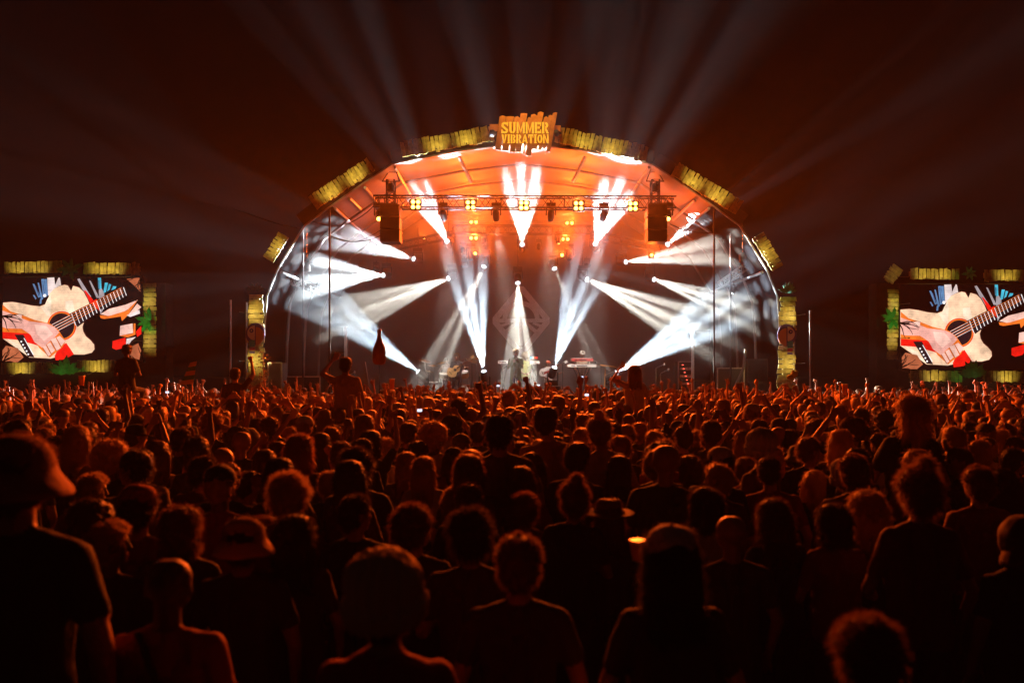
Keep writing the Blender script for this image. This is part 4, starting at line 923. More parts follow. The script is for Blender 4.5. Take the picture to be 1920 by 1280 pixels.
HAIRS = [(.10, .05, .025), (.06, .035, .02), (.18, .09, .04), (.30, .17, .08), (.045, .03, .02), (.42, .27, .13)]
def person(x, y, top, pose='still', fem=False, hair='short', shirt=None, q='mid', rz=0, label=None, group='people in the crowd', z=0, s=None, seed=0, extra=None, key=None, hat_col=None, hair_col=None, cat='person'):
    """one person whose head top is at height `top`"""
    me, hc, yaw = body(pose, fem, q, extra, key); r = random.Random(seed*7+int(x*100)+int(y*100))
    s = s or (top-z)/1.75; o = bpy.data.objects.new('person', me); COL.objects.link(o); o.location = (x, y, z); o.scale = (s, s, s); o.rotation_euler = (r.gauss(0, .035), r.gauss(0, .04), rz) if z == 0 and y > 4.5 else (0, 0, rz)
    o['cloth'] = shirt or r.choice(SHIRTS)[1]; o['skin_tone'] = r.choice(SKINS)
    if label: tag(o, label, cat, group)
    names = []
    hcol = hair_col or r.choice(HAIRS)
    def wear(kind, nm, col, attr):
        h = bpy.data.objects.new(nm, head_wear(kind, q, r.randrange(2) if q != 'near' else r.randrange(3))); COL.objects.link(h); h.parent = o
        h.location = hc; h.rotation_euler = (0, 0, yaw); h[attr] = col
        h.scale = (r.uniform(.98, 1.06),)*3 if attr == 'hair_tone' else (1.12, 1.12, 1.08) if kind == 'beanie' else (1, 1, 1)
    if hair in ('cap', 'bucket', 'beanie', 'widehat', 'hood'):
        wear(hair, {'bucket': 'bucket_hat', 'widehat': 'brimmed_hat'}.get(hair, hair), hat_col or r.choice(SHIRTS[:4]+SHIRTS[6:8])[1], 'cloth')
        if hair in ('cap', 'widehat') and fem: wear('long', 'hair', hcol, 'hair_tone')
        elif hair != 'hood': wear('short', 'hair', hcol, 'hair_tone')
    elif hair != 'shaved': wear(hair, 'hair', hcol, 'hair_tone')
    return o
def head_at(px, py, Y): p = P(px, py, Y); return p.x, Y, p.z
taken = []
def special(px, py, wpx, label, pose='still', fem=False, hair='short', shirt=None, q='near', rz=0, hw=.175, Y=None, **k):
    kk = hw*1.13*F/1.75; Y = Y or kk*HC/(wpx+kk*(py-Y0)/F); x, y, top = head_at(px, py, Y); taken.append((x, y)); return person(x, y, top, pose, fem, hair, shirt, q, rz, label, **k)
# ---- figures that can be pointed out in the foreground
special(34, 842, 150, 'tall blurred figure in a soft hat, cut by the left picture edge', 'still', hair='bucket', hw=.26, Y=2.9, shirt=(.02, .015, .015), hat_col=(.30, .14, .08))
special(315, 1060, 88, 'close-cropped man in a dark red T-shirt with a bag strap, bottom left foreground', 'turned2', hair='shaved', shirt=(.22, .05, .04), hw=.165, extra=dict(yaw=.1), key='n1')
n1 = [o for o in COL.objects if str(o.get('label', '')).startswith('close-cropped')][0]
MB().path([V((-.10, -.05, 1.50)), V((-.03, -.115, 1.42)), V((.04, -.135, 1.28)), V((.12, -.13, 1.10)), V((.17, -.09, .98))], .013, 6).obj('bag_strap', M['blackcloth'], None).parent = n1
special(725, 1072, 150, 'person in a pale ribbed beanie and red top, bottom centre left foreground', 'turned', True, 'beanie', shirt=(.30, .03, .03), hw=.215, hat_col=(.62, .50, .30), extra=dict(yaw=-.2), key='n2')
special(458, 985, 128, 'person in a floppy bucket hat and dark jacket, left foreground', 'still', False, 'bucket', shirt=(.03, .03, .03), hw=.31, hat_col=(.42, .22, .12))
special(973, 1022, 86, 'man with short glowing hair in a dark collared shirt, centre foreground', 'still', hair='short', shirt=(.05, .04, .035), hw=.18, hair_col=(.25, .14, .06))
special(776, 966, 70, 'curly haired man looking right, centre left foreground', 'turned', hair='curly', shirt=(.04, .03, .03), hw=.20, hair_col=(.16, .08, .04))
special(1258, 1008, 112, 'person in a pale patterned cap and dark vest, right of centre foreground', 'still', True, 'cap', shirt=(.05, .045, .04), hw=.205, hat_col=(.62, .54, .46))
special(1722, 893, 78, 'woman with gathered hair and dark red jacket, standing high at right foreground', 'turned2', True, 'bun', shirt=(.10, .02, .02), hw=.19, extra=dict(yaw=.2), key='n3')
special(1628, 1188, 122, 'curly haired child low at the bottom right edge of the picture', 'still', False, 'curly', hw=.27, shirt=(.03, .03, .03), Y=2.6)
special(553, 978, 66, 'person with smooth hood-like hair and sloping shoulders beside the bucket hat', 'still', True, 'long', shirt=(.06, .03, .03), hw=.18)
special(338, 963, 76, 'person with round bobbed hair above the close-cropped man', 'still', False, 'bob', shirt=(.05, .04, .04), hw=.205)
special(205, 992, 78, 'man in profile facing right behind the close-cropped man', 'turned', hair='short', hw=.2, shirt=(.03, .02, .02))
special(135, 900, 56, 'bearded man looking right beside the towering figure', 'turned', hair='short', hw=.2, shirt=(.12, .03, .02))
special(260, 925, 76, 'person in a reddish cap above the profile man on the left', 'still', hair='cap', hw=.2, hat_col=(.3, .06, .04))
special(515, 905, 70, 'dark round headed person above the smooth haired one, left of centre', 'folded', hair='messy', hw=.2)
special(665, 938, 62, 'man with gelled hair glancing right, left of the curly haired man', 'turned', hair='short', hw=.19, shirt=(.02, .02, .02))
special(873, 918, 50, 'man with neat round head right of two heads in the centre', 'still', hair='short', hw=.175)
special(830, 922, 46, 'woman with straight hair close beside the neat round head', 'still', True, 'long', hw=.19)
special(1062, 915, 62, 'person with a knotted top bun, centre', 'folded', True, 'bun', hw=.2, hair_col=(.2, .1, .04))
special(1000, 935, 52, 'person with fuzzy hair left of the top bun', 'still', False, 'curly', hw=.2, hair_col=(.2, .09, .04))
special(1140, 944, 92, 'person in a wide drooping hat right of the top bun', 'still', True, 'widehat', hw=.34, hat_col=(.10, .05, .03))
special(1260, 920, 72, 'person with smooth full hair above the patterned cap', 'turned2', True, 'bob', hw=.22)
special(1372, 975, 58, 'bald man in a striped collar shirt right of the patterned cap', 'still', hair='shaved', hw=.165, shirt=(.05, .05, .05))
special(1474, 950, 62, 'person with straight long hair right of the bald man', 'still', True, 'long', hw=.2)
special(1585, 960, 66, 'person with soft hair and a light scarf below the tall pair', 'folded', True, 'bob', hw=.21, shirt=(.22, .06, .04))
special(1590, 862, 50, 'broad shouldered man with short hair above the scarfed person', 'still', hair='short', hw=.17, shirt=(.10, .04, .03))
special(1634, 900, 42, 'small curly head between the broad man and the gathered hair woman', 'still', hair='curly', hw=.18)
special(1645, 926, 62, 'long haired person directly below the small curly head', 'still', True, 'long', hw=.2)
special(1835, 884, 52, 'man seen from behind at right with rim-lit shoulders', 'still', hair='short', hw=.175, shirt=(.12, .03, .03))
special(1690, 752, 56, 'tall woman with very long dark hair standing out above the right crowd', 'turned2', True, 'long', hw=.27, Y=7.0, shirt=(.02, .015, .015))
special(875, 864, 62, 'woman with big parted hair glowing at the rim, centre of the crowd', 'still', True, 'long', hw=.22, hair_col=(.2, .09, .03))
special(950, 784, 52, 'man with a tall flat haircut and wide shoulders in mid crowd below the singer', 'still', hair='short', hw=.17, q='near', shirt=(.12, .08, .06))
special(1055, 770, 46, 'man with short hair and shoulder turned below the bass player', 'turned2', hair='short', hw=.17, q='mid', shirt=(.2, .12, .08), extra=dict(yaw=-.3), key='n5')
special(1160, 790, 50, 'person with a top bun and pale shirt below the right floor lamp', 'still', True, 'bun', hw=.19, q='mid', shirt=(.34, .26, .2))
special(690, 852, 64, 'person with wide wavy hair below the hanging bottle', 'still', False, 'messy', hw=.22)
special(1330, 795, 40, 'person with neat hair below the right speaker stack in mid crowd', 'still', hair='short', hw=.175, q='mid')
special(545, 822, 52, 'woman with long glowing hair edge below the left wing', 'still', True, 'long', hw=.2, hair_col=(.28, .12, .05))
special(365, 865, 46, 'man with round head and rim-lit cheek, left crowd', 'turned', hair='short', hw=.175)
# ---- people lifted above the crowd
SIT = dict(hip=(0, 0, .94), knee=((-.17, .33, .84), (.17, .33, .84)), foot=((-.15, .26, .42), (.15, .26, .42)))
def rider(px, py, Y_, label, pose, fem, hair, shirt, key):
    Y = Y_*1.12; x, y, top = head_at(px, py, Y); s = .97
    z = top-1.655*s
    p = person(x, y, top, pose, fem, hair, shirt, 'mid', 0, label, 'people sitting on shoulders', z, s, extra=SIT, key=key)
    label = label.split(',')[0].split(' on ')[0].split(' with')[0]
    ht = z+.94*s-.06      # carrier directly below
    person(x, y+.02, ht+.10, 'still', False, 'short', (.03, .03, .03), 'mid', 0, 'person underneath carrying the '+label, 'people carrying shoulder riders'); taken.append((x, y)); return p
rider(648, 686, 10.6, 'broad man in pale T-shirt on shoulders, fist up, left of the bottle', 'wave', False, 'short', (.30, .22, .18), 'r1')
rider(1190, 699, 12.4, 'long haired woman in a light top on shoulders below the right floor lamp', 'wave', True, 'long', (.32, .24, .2), 'r2')
rider(441, 703, 13, 'dark haired rider with an arm out, left of the left gold column', 'fist2', False, 'short', (.06, .03, .03), 'r3')
rider(238, 657, 14, 'dark figure on shoulders in front of the left screen corner', 'folded', True, 'short', (.02, .02, .02), 'r4')
# ================================================================ CROWD
zones = [(-99, 'at left picture edge'), (60, 'under left screen'), (190, "under left screen's right end"), (300, 'between left screen and column'), (400, 'left of left gold column'), (470, 'under left gold column'),
         (520, 'under left wing'), (600, 'under left side pole'), (670, 'under raised bottle'), (725, 'under left hanging loudspeaker'), (790, 'under drum kit'), (850, 'under guitarist'), (900, 'just left of singer'),
         (950, 'under singer'), (1000, 'under bass player'), (1060, 'under keyboards'), (1120, 'under right floor lamp'), (1195, 'under right hanging loudspeaker'), (1260, 'under right speaker stack'), (1330, 'under right wing'),
         (1400, 'left of right gold column'), (1455, 'under right gold column'), (1510, 'right of right gold column'), (1600, 'left of right screen'), (1690, "under right screen's left end"), (1790, 'under right screen'), (1880, 'at right picture edge')]
def zone(px):
    z = zones[0][1]
    for a, t in zones:
        if px >= a: z = t
    return z
def band(Y): return 'nearest' if Y < 4.6 else 'near' if Y < 6.5 else 'middle' if Y < 9 else 'distant' if Y < 12 else 'far'
spots = []
Yr = 4.0; cr = random.Random(77)
while Yr < 23.2:
    stp = .56 if Yr < 5 else .50; half = Yr*.66+.7; nx = int(2*half/(.56 if Yr < 5 else .52))
    for k in range(nx+1):
        x = -half+2*half*k/nx+cr.uniform(-.15, .15); y = Yr+cr.uniform(-.17, .17)
        if cr.random() < (.04 if Yr > 6 else .12): continue
        if all((x-a)**2+(y-b)**2 > (.40 if b < 6 else .25)**2 for a, b in taken): spots.append((x, y))
    Yr += stp
# keep the named foreground heads unobstructed
def clear(x, y):
    px = 960+x/y*F; top = Y0+(HC-1.8)/y*F
    for a, b in taken:
        if b < 4.2 and y < 5.2 and abs(px-(960+a/b*F)) < F*(.09/y+.02/b): return False   # head hidden or doubled behind a named one
        if y < b-.05:
            pa = 960+a/b*F
            if abs(px-pa) < F*(.10/y+.10/b) and b < 5.0 and b-y < 1.6: return False
    return True
spots = [p for p in spots if clear(*p)]
spots.sort(key=lambda p: p[1])
used = set(); N_IND = 300-len(taken)-4
hair_w = ['short']*11+['long']*7+['curly']+['bun', 'ponytail', 'bob', 'bob', 'cap', 'cap', 'messy', 'bucket', 'shaved', 'shaved', 'cap', 'hood', 'afro', 'beanie', 'fringe', 'fringe']
pose_near = ['still']*6+['folded']*3+['turned']*3+['turned2']*3+['phone', 'drink']
pose_mid = ['still']*8+['folded']*3+['turned', 'turned2', 'turned', 'turned2', 'phone', 'clap', 'fist', 'fist2', 'both', 'bend', 'horn', 'drink', 'wave', 'head']
pose_far = ['still']*7+['folded']*3+['turned', 'phone', 'clap', 'clap', 'fist', 'fist2', 'both', 'bend', 'bend', 'horn', 'arched', 'point', 'wave', 'wave', 'both']
phones = []; cups = []
for i, (x, y) in enumerate(spots[:N_IND]):
    px = 960+x/y*F
    for _ in range(60):
        hair = cr.choice(hair_w); pose = cr.choice(pose_near if y < 7.5 else pose_mid); fem = hair in ('long', 'bun', 'ponytail', 'bob') or (cr.random() < .25)
        sn, sc_ = cr.choice(SHIRTS if y > 6 else SHIRTS[:3]+SHIRTS[4:8])
        key = (hair, pose, sn, zone(px), band(y))
        if key not in used: break
    used.add(key)
    h = (cr.gauss(1.64, .06) if fem else cr.gauss(1.72, .065)); h = min(max(h, 1.52), 1.88)+(-.06 if y < 5 else 0)
    lab = '%s top, %s, %s, %s rows %s' % (sn, HTXT[hair], POSE_TXT[pose], band(y), zone(px))
    person(x, y, h, pose, fem, hair, sc_, 'near' if y < 4.6 else 'mid', cr.gauss(0, .35), lab, seed=i)
# ---- the rest of the crowd as one mass of low figures
far_poses = sorted(set(pose_far))
LOW = []
for p in far_poses:
    for fem, hk in ((False, 'short'), (True, 'long'), (False, 'cap')) if p in ('still', 'clap', 'both', 'wave') else ((False, 'short'), (True, 'bob')):
        me, hc, yaw = body(p, fem, 'far'); hm = head_wear(hk, 'far' if hk != 'cap' else 'mid', 0)
        def tri(m):
            co = coords(m); m.calc_loop_triangles(); t = np.empty(len(m.loop_triangles)*3, np.int32); m.loop_triangles.foreach_get('vertices', t)
            mi = np.empty(len(m.loop_triangles), np.int32); m.loop_triangles.foreach_get('material_index', mi); return co, t.reshape(-1, 3), mi
        c0, t0, m0 = tri(me); c1, t1, m1 = tri(hm)
        keep = c0[t0[:, 0], 2] > .75; t0 = t0[keep]; m0 = m0[keep]
        ca, sa = math.cos(yaw), math.sin(yaw); c1 = c1 @ np.array([[ca, sa, 0], [-sa, ca, 0], [0, 0, 1]], np.float32)+np.array(hc, np.float32)
        LOW.append((p, np.concatenate([c0, c1]), np.concatenate([t0, t1+len(c0)]), np.concatenate([m0, np.full(len(m1), 6, np.int32)]), len(c0)))
VS, TS, MS, CS = [], [], [], []; off_ = 0
byp = {}
for L in LOW: byp.setdefault(L[0], []).append(L)
for (x, y) in spots[N_IND:]:
    p = cr.choice(pose_far if y > 16 else pose_mid+['arched', 'point'] )
    if p not in byp: p = 'still'
    _, co, tr, mi, nb = cr.choice(byp[p]); s = min(max(cr.gauss(1.71, .07), 1.5), 1.88)/1.75; a = cr.uniform(-.4, .4); ca, sa = math.cos(a)*s, math.sin(a)*s
    R = np.array([[ca, sa, 0], [-sa, ca, 0], [0, 0, s]], np.float32); VS.append(co @ R+np.array([x, y, 0], np.float32)); TS.append(tr+off_); MS.append(mi); off_ += len(co)
    cl = cr.choice(SHIRTS)[1]; hr = cr.choice(HAIRS); cc = np.ones((len(co), 4), np.float32); cc[:nb, :3] = cl; cc[nb:, :3] = hr; CS.append(cc)
V_, T_, M_, C_ = map(np.concatenate, (VS, TS, MS, CS))
me = bpy.data.meshes.new('crowd'); me.vertices.add(len(V_)); me.vertices.foreach_set('co', V_.ravel()); me.loops.add(T_.size); me.loops.foreach_set('vertex_index', T_.ravel())
me.polygons.add(len(T_)); me.polygons.foreach_set('loop_start', np.arange(len(T_))*3); me.polygons.foreach_set('loop_total', np.full(len(T_), 3)); me.polygons.foreach_set('material_index', M_)
me.update(calc_edges=True); me.polygons.foreach_set('use_smooth', np.ones(len(T_), bool))
ca_ = me.color_attributes.new('cloth_c', 'FLOAT_COLOR', 'POINT'); ca_.data.foreach_set('color', C_.ravel())
for m in (SKIN_S, CLOTH_S, TROU, SHOE, FACE, LIPS, HAIR_S): me.materials.append(m)
co_ = bpy.data.objects.new('crowd', me); COL.objects.link(co_); co_['kind'] = 'stuff'; co_['label'] = 'dense mass of small heads and raised arms in front of the stage'
print('CROWD', len(spots), 'tris', len(T_))
# ---- things held up in the crowd
def phone_obj(px, py, Y, label, w=.15, on=True):
    c = P(px, py, Y); r = empty('mobile_phone', c, label, 'phone', 'lit phones in the crowd')
    MB().box(c, (w, .01, w*.58)).obj('case', M['black'], r); MB().box(c-Vector((0, .008, 0)), (w*.9, .004, w*.5)).obj('display', M['phone'], r)
for a in ((787, 769, 8.5, 'bright phone held over the heads below the left loudspeaker', .055), (647, 914, 5.5, 'small bluish phone glow low in the left crowd', .04), (934, 723, 17, 'phone held up just left of the singer', .07), (1090, 707, 17, 'phone with a cyan picture held up below the keyboards', .10),
          (1010, 722, 18, 'tiny phone right of the singer', .06), (957, 741, 13, 'wide phone lying low below the singer', .12), (1100, 740, 13, 'small phone below the keyboards', .07), (314, 735, 13, 'greenish phone glow left of the left gold column', .06)): phone_obj(*a)
def cup_obj(px, py, Y, label, h=.15):
    c = P(px, py, Y); r = empty('drinking_cup', c, label, 'cup', 'cups held in the crowd')
    MB().lathe(c-Vector((0, 0, h/2)), [(0, .032), (h*.9, .045), (h, .047)], n=14).obj('cup_wall', M['cup'], r, True); MB().lathe(c+Vector((0, 0, h*.48)), [(0, .047), (.008, .05), (.014, .047)], n=14).obj('rim', M['white'], r)
cup_obj(735, 720, 13.5, 'orange lit cup raised right of the hanging bottle', .17); cup_obj(1159, 716, 14, 'wide orange jug raised left of the long haired rider', .2); cup_obj(1198, 1033, 4.0, 'cup held up beside the patterned cap', .09)
cup_obj(1584, 731, 13, 'pale red cup raised right of the right gold column', .18); cup_obj(153, 714, 13, 'small cup raised below the left screen leaf', .15)
# inflatable bottle on a thin stick
Yb = 13.5; c = P(711, 684, Yb); k = Yb/F; root = empty('inflatable_bottle', c, 'dark brown inflatable bottle held high on a thin stick', 'balloon')
MB().lathe(c, [(z*k, r*1.08*k) for z, r in ((0, 5), (2, 9), (6, 11), (22, 12), (30, 11), (40, 7.5), (50, 4), (56, 3.2), (62, 3.4), (64, 4), (67, 3.6), (67.5, 1))], n=20).obj('bottle_body', M['bottle'], root, True)
MB().lathe(c+Vector((0, 0, 10*k)), [(0, 11.6*k), (12*k, 12.2*k), (14*k, 11.8*k)], n=20).obj('bottle_label', M['label'], root)
MB().tube(c, P(712, 742, Yb), .004).obj('stick', M['cable'], root)
# figures holding the raised things
for j, (px, Y, top, pose, lab) in enumerate(((728, 13.6, 1.74, 'wave', 'person holding the orange cup and bottle stick overhead'), (1152, 14.1, 1.74, 'wave', 'person lifting the wide orange jug'), (1494, 15.5, 1.78, 'fist2', 'person holding up the plush toy'))):
    person(P(px, 0, Y).x, Y, top, pose, False, 'short', (.1, .05, .04), 'mid', 0, lab)
c = P(1489, 702, 15.4); root = empty('plush_toy', c, 'pale green plush toy held up right of the right gold column', 'toy'); b = MB()
b.ell(c, (.07, .06, .06)).ell(c+Vector((-.07, 0, -.05)), (.08, .06, .05)).ell(c+Vector((.05, 0, .05)), (.03, .03, .03)).ell(c+Vector((-.02, 0, .06)), (.03, .03, .03)); b.obj('toy_body', M['plush'], root, True)
for (px, py, Y, lab, top) in ((986, 700, 13, 'long arm punching up right of the singer', 0), (904, 712, 11, 'dark arm reaching up left of the singer', 0), (1078, 705, 12, 'dark arm with open fingers below the keyboards', 0), (1390, 712, 12, 'arm stretched up in the right wing area', 0), (760, 722, 15, 'fist raised below the drum kit', 0)):
    t = P(px, py, Y); hgt = t.z/2.05*1.75 if t.z > 1.9 else 1.7
    q = dict(L=DOWN, R=UPO if 'open' in lab else UPF, sleeve=.3); person(t.x-.27*hgt/1.75, Y, hgt, 'pose_'+lab[:8], False, cr.choice(['short', 'messy']), (.05, .02, .02), 'mid', 0, 'crowd member with '+lab, extra=q, key='arm_o' if 'open' in lab else 'arm_f')
# glittering garland held in front of the left column, striped flag and inflatable on the left
c = P(494, 690, 22); b = MB(); q = random.Random(4)
for k in range(90): p = c+Vector((q.gauss(0, .10), q.gauss(0, .06), q.uniform(-.45, .45))); b.ell(p, (.02, .02, .02), nu=5, nv=3)
b.tube(c-Vector((0, 0, 1)), c+Vector((0, 0, .45)), .015); tag(b.obj('tinsel_pole', M['foil']), 'glittering tinsel bundle on a stick before the left gold column', 'decoration')
b = MB(); a_ = P(344, 722, 16)
for k in range(5):
    z0, z1 = k*.09, (k+1)*.09; b.add([a_+Vector((z0*.5-.08, .02*math.sin(k), z0)), a_+Vector((z0*.5+.18-.03*k, .03, z0+.03)), a_+Vector((z1*.5+.15-.03*k, .03, z1+.03)), a_+Vector((z1*.5-.08, .02*math.sin(k+1), z1))], [(0, 1, 2, 3)], k % 2)
tag(b.obj('striped_flag', [M['flag'], M['green']]), 'small striped pennant raised left of the left gold column', 'flag')
# ================================================================ BAND
GR = 'band members on the stage'
def ST(px, Y): return P(px, 0, Y).x
def band_member(px, Y, py, pose, fem, hair, shirt, label, rz=PI, **k):
    top = P(px, py, Y).z; return person(ST(px, Y), Y, top, pose, fem, hair, shirt, 'near', rz, label, GR, deckz, s=k.pop('s', (top-deckz)/1.75), **k)
# facing the audience: rotated by 180 degrees
GL = D((.27, .06, 1.12), (.06, .26, 1.04), 'fist'); GRr = D((.34, .10, 1.22), (.42, .28, 1.30), 'fist')
g1 = band_member(857, 28, 663, 'gtr', False, 'short', (.03, .03, .035), 'guitarist with short hair strumming a blond acoustic guitar', rz=PI-.25, extra=dict(L=D((.34, .10, 1.20), (.44, .28, 1.26), 'fist'), R=GL, nod=(0, .02, 0)), key='gtr', hair_col=(.2, .11, .05))
g2 = band_member(967, 27, 656, 'sing', False, 'short', (.10, .12, .05), 'singer in an open green jacket holding the microphone to his mouth', rz=PI-.1, extra=dict(L=D((.22, .14, 1.20), (.03, .24, 1.50), 'fist'), R=D((.23, .12, 1.18), (.04, .22, 1.40), 'fist'), long=1), key='sing')
g3 = band_member(986, 29, 664, 'back', True, 'afro', (.32, .36, .12), 'backing musician with pale curly hair in a light green top behind the singer', rz=PI, extra=dict(L=GL, R=GL), key='back', hair_col=(.5, .4, .25))
g4 = band_member(1028, 28, 678, 'bass', False, 'cap', (.6, .58, .55), 'bass player in a white T-shirt and cap', rz=PI+.2, extra=dict(L=D((.33, .10, 1.20), (.44, .26, 1.28), 'fist'), R=GL, yaw=.1), key='bass', hat_col=(.5, .1, .05))
g5 = band_member(1092, 29, 660, 'keys', False, 'cap', (.35, .28, .2), 'keyboard player in an open shirt and white cap', rz=PI, extra=dict(L=D((.28, .10, 1.16), (.20, .34, 1.10), 'open'), R=D((.28, .10, 1.16), (.20, .34, 1.10), 'open')), key='keys', hat_col=(.7, .7, .65))
g6 = band_member(838, 29.6, 668, 'drum', False, 'short', (.5, .5, .5), 'drummer in a pale shirt half hidden behind the guitarist', rz=PI, extra=dict(L=D((.3, .12, 1.2), (.22, .34, 1.22), 'fist'), R=D((.3, .12, 1.2), (.22, .34, 1.3), 'fist')), key='drum', s=.93)
# singer details
b = MB(); mp = P(967, 668.5, 26.7); b.tube(mp+Vector((.02, 0, -.14)), mp, .014, .018).ell(mp+Vector((0, 0, .02)), (.028, .028, .03)); tag(b.obj('microphone', M['steel']), 'silver microphone held at the mouth of the singer', 'microphone')
for s_ in (-1, 1):
    x0 = g2.location.x
    pts = [(x0+s_*.05, 2.45), (x0+s_*.17, 2.43), (x0+s_*.21, 1.95), (x0+s_*.20, 1.60), (x0+s_*.10, 1.55), (x0+s_*.09, 2.1)]
    jm = mat('green_jacket', (.10, .14, .05), .9, bump=.8, bscale=6)
    o = MB().prism(pts, lambda u, v, d: Vector((u, g2.location.y-.135+.5*abs(u-x0)**1.6-d, v)), .02).obj('jacket_front', jm, g2)
def guitar(c, ax, label, electric=False, m='wood', s=1.0):
    """ax: unit vector along the neck; body flat faces -Y"""
    c = Vector(c); ax = Vector(ax).normalized(); up = Vector((-ax.z, 0, ax.x)).normalized(); nY = Vector((0, -1, 0))
    root = empty('electric_bass' if electric else 'acoustic_guitar', c, label, 'guitar'); th = .045 if electric else .10
    prof = []
    for k in range(28):
        a = 2*PI*k/28; u = math.cos(a); v = math.sin(a); w = (.20 if u < 0 else .155)*(1-.35*math.exp(-((u-.15)/.28)**2)) if not electric else .16*(1-.25*math.exp(-((u)/.3)**2)); prof.append((u*.25*s, v*w*s*(1.05 if u < 0 else 1)))
    MB().prism(prof, lambda u, v, d: c+ax*u+up*v+nY*d, th*s).obj('body', M[m], root)
    if not electric:
        MB().lathe(c+ax*.06*s+nY*(th*s+.002), [(0, .052*s), (.003, .05*s)], nY, 16).obj('soundhole', M['black'], root)
    else: MB().prism([(-.12*s, -.07*s), (.12*s, -.09*s), (.14*s, -.02*s), (-.05*s, .0)], lambda u, v, d: c+ax*u+up*v+nY*(th*s+.002+d), .004).obj('pickguard', M['red'], root)
    MB().box(c+ax*.45*s+nY*(th*s+.006), (.62*s, .02, .055*s), Matrix((ax, nY, up)).transposed()).obj('neck', M['darkwood'], root)
    MB().box(c+ax*.80*s+nY*(th*s), (.15*s, .02, .085*s), Matrix((ax, nY, up)).transposed()).obj('headstock', M[m], root)
    MB().box(c-ax*.13*s+nY*(th*s+.006), (.02, .012, .13*s), Matrix((ax, nY, up)).transposed()).obj('bridge', M['darkwood'], root)
    b = MB()
    for k in range(6): b.tube(c-ax*.13*s+up*(k-2.5)*.008+nY*(th*s+.02), c+ax*.78*s+up*(k-2.5)*.007+nY*(th*s+.02), .0012, n=4)
    b.obj('strings', M['steel'], root); return root
guitar(P(851, 695, 27.72), (.80, 0, .60), 'blond acoustic guitar with a dark soundhole held by the guitarist')
guitar(P(1023, 696, 27.72), (.90, 0, .42), 'white electric bass with a red guard held by the bass player', True, 'white', .95)
# drum kit
dk = Vector((ST(838, 29), 28.6, deckz))
def drum(c, r, h, axis, label, shell='drumshell', legs=True):
    c = Vector(c); ax = Vector(axis).normalized(); root = empty('drum', c, label, 'drum', 'pieces of the drum kit')
    MB().lathe(c-ax*h/2, [(0, r), (h*.5, r), (h, r)], ax, 22).obj('shell', M[shell], root)
    MB().lathe(c+ax*(h/2+.002), [(0, r*.96), (.01, r*.94)], ax, 22).obj('drum_head', M['skin_drum'], root)
    for e in (-1, 1):
        b = MB(); q = ax.to_track_quat('Z', 'Y'); P_ = [c+ax*e*h/2+q @ Vector((r*1.03*math.cos(t), r*1.03*math.sin(t), 0)) for t in [2*PI*k/20 for k in range(21)]]; b.path(P_, .012, 5); b.obj('hoop', M['steel'], root)
    if legs: b = MB(); [b.tube(c+Vector((dx, .05, 0)), (c.x+dx*1.5, c.y+.1, deckz), .012) for dx in (-r*.8, r*.8)]; b.obj('leg', M['steel'], root)
drum(P(868, 737, 28.2), .29, .42, (0, -1, 0), 'bass drum facing the audience beside the guitarist')
drum(P(832, 704, 28.7), .17, .14, (.1, -.3, 1), 'yellowish snare drum left in the drum kit', 'brass'); drum(P(871, 702, 28.6), .15, .2, (-.1, -.5, 1), 'orange tom drum right in the drum kit', 'orange')
drum(P(848, 708, 28.7), .14, .2, (.1, -.5, 1), 'dark tom drum behind the guitarist'); drum(P(812, 726, 28.7), .2, .35, (0, -.1, 1), 'floor tom at the left end of the drum kit')
def cymbal(px, py, Y, r, tilt, label):
    c = P(px, py, Y); root = empty('cymbal', c, label, 'cymbal', 'pieces of the drum kit')
    MB().lathe(c, [(0, r), (.012, r*.55), (.02, r*.2), (.035, r*.12), (.04, .01)], (tilt, -.25, 1), 24).obj('plate', M['brass'], root, True)
    b = MB().tube(c, (c.x+.06, c.y+.1, deckz+.3), .011); [b.tube((c.x+.06, c.y+.1, deckz+.35), (c.x+.06+.25*math.cos(a), c.y+.1+.25*math.sin(a), deckz), .010) for a in (.4, 2.5, 4.6)]; b.obj('stand', M['steel'], root)
for k, (x, y, r, t) in enumerate(((797, 676, .24, .3), (827, 680, .2, -.2), (884, 676, .25, .35), (893, 672, .2, -.1), (812, 685, .18, .1), (805, 696, .16, .3))):
    cymbal(x, y, 28.7, r, t, ('highest cymbal at the left end of the drum kit', 'small cymbal above the snare', 'tilted cymbal right of the guitarist', 'highest cymbal right of the guitarist', 'cymbal left of the snare', 'low hi-hat at the left end of the drum kit')[k])
# keyboards
def keyboard(px0, px1, py, Y, label, m='white', keys=True):
    a, b2 = P(px0, py, Y), P(px1, py, Y); L = b2.x-a.x; c = (a+b2)/2; root = empty('keyboard', c, label, 'keyboard', 'keyboards on the stage')
    MB().box(c, (L, .32, .09)).obj('housing', M[m], root)
    for s_ in (-1, 1): MB().box(c+Vector((s_*L/2, 0, 0)), (.02, .34, .11)).obj('end_cheek', M['darkwood'], root)
    MB().box(c+Vector((0, -.162, .0)), (L*.35, .006, .03)).box(c+Vector((-L*.3, -.162, 0)), (L*.12, .006, .03)).obj('rear_panel', M['black'], root)
    b = MB(); b.tube(c+Vector((-L*.3, 0, -.05)), (c.x+L*.3, c.y, deckz), .018); b.tube(c+Vector((L*.3, 0, -.05)), (c.x-L*.3, c.y, deckz), .018); b.obj('stand', M['black'], root)
    if keys:
        n = 30; b = MB()
        for k in range(n): b.box(c+Vector((-L*.42+L*.84*(k+.5)/n, .10, .052)), (L*.84/n*.9, .13, .02))
        b.obj('keys', M['white'], root)
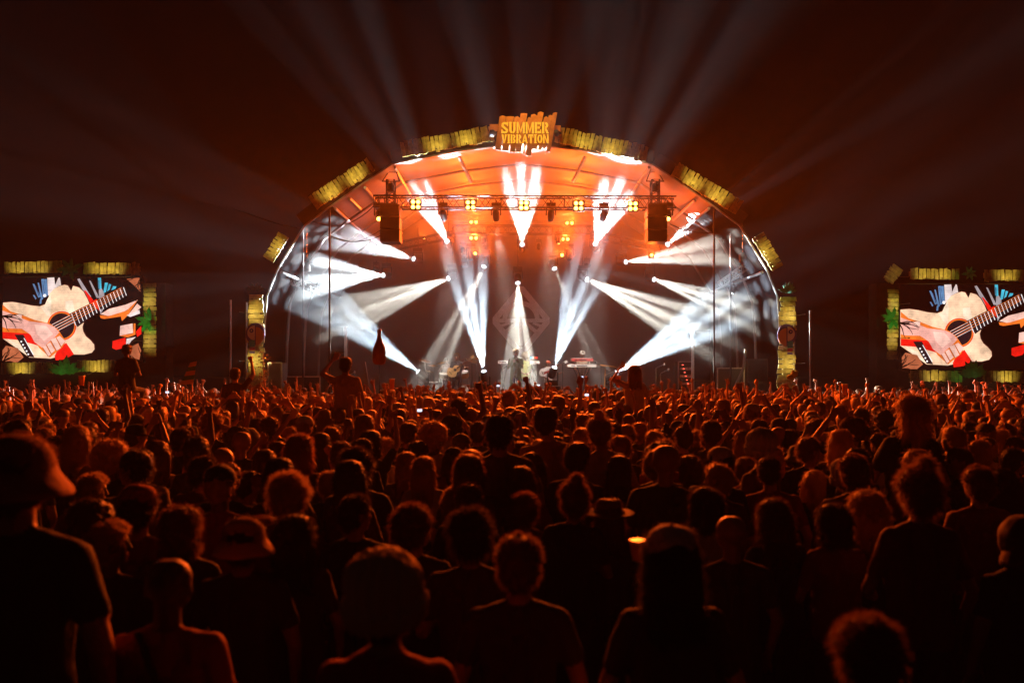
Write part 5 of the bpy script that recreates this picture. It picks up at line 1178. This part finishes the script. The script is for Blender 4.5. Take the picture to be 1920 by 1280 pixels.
keyboard(1063, 1118, 685.5, 28.4, 'long pale keyboard in front of the keyboard player'); keyboard(1071, 1112, 674.5, 28.5, 'upper red edged keyboard of the right keyboard player', 'red')
keyboard(933, 956, 679, 28.6, 'pale keyboard left of the singer'); keyboard(993, 1012, 679.5, 28.7, 'pale keyboard right of the singer')
c = P(1001, 672, 28.7); r = empty('laptop', c, 'open laptop with a coloured display behind the singer', 'laptop'); MB().box(c+Vector((0, 0, -.06)), (.3, .2, .02)).obj('laptop_base', M['steel'], r); MB().box(c+Vector((0, .08, .03)), (.3, .015, .18)).obj('laptop_lid', M['black'], r)
for k, cc in enumerate(('blue2', 'white', 'orange', 'red')): MB().box(c+Vector((-.105+.07*k, .068, .03)), (.066, .006, .09)).obj('display_patch', M['scr_'+cc], r)
def stand(px, py, Y, label, boom=.0):
    p = P(px, py, Y); b = MB(); b.tube(p, (p.x, p.y, deckz), .012); 
    if boom: b.tube(p, p+Vector((boom, -.1, .1)), .01); b.ell(p+Vector((boom, -.1, .1)), (.03, .03, .04))
    else: b.ell(p, (.03, .03, .04))
    for k in range(3): b.tube((p.x, p.y, deckz+.1), (p.x+.25*math.cos(k*2.1), p.y+.25*math.sin(k*2.1), deckz+.01), .009)
    tag(b.obj('microphone_stand', M['black']), label, 'stand', 'stands on the stage')
stand(1055, 682, 27.6, 'microphone stand right of the bass player', -.25); stand(1127, 684, 28.2, 'microphone stand at the right end of the keyboards', -.2); stand(885, 680, 27.8, 'microphone stand right of the guitarist', -.2); stand(942, 692, 27.4, 'low microphone stand left of the singer', .15)
b = MB().box(P(1140, 686, 28.0), (.55, .25, .04), Matrix.Rotation(.12, 3, 'Y')); b.tube(P(1135, 690, 28), Vector((P(1132, 0, 28).x, 28, deckz)), .02); tag(b.obj('percussion_pad', M['orange']), 'orange lit percussion pad on a stand right of the keyboards', 'percussion')
for k, (x, y) in enumerate(((945, 738), (1010, 738), (1062, 735), (905, 738))):
    r = empty('wedge_monitor', (ST(x, 26), 26, deckz), 'black wedge monitor on the stage edge, %s' % ('left of the singer', 'right of the singer', 'before the keyboards', 'before the guitarist')[k], 'loudspeaker', 'wedge monitors'); xx = ST(x, 26)
    MB().prism([(25.75, deckz), (26.25, deckz), (26.25, deckz+.38), (26.05, deckz+.38)], lambda u, v, d: Vector((xx-.28+d, u, v)), .56).obj('wedge_cabinet', M['black'], r); MB().box((xx, 25.87, deckz+.22), (.5, .03, .28), Matrix.Rotation(-.62, 3, 'X')).obj('wedge_grille', M['blackcloth'], r)
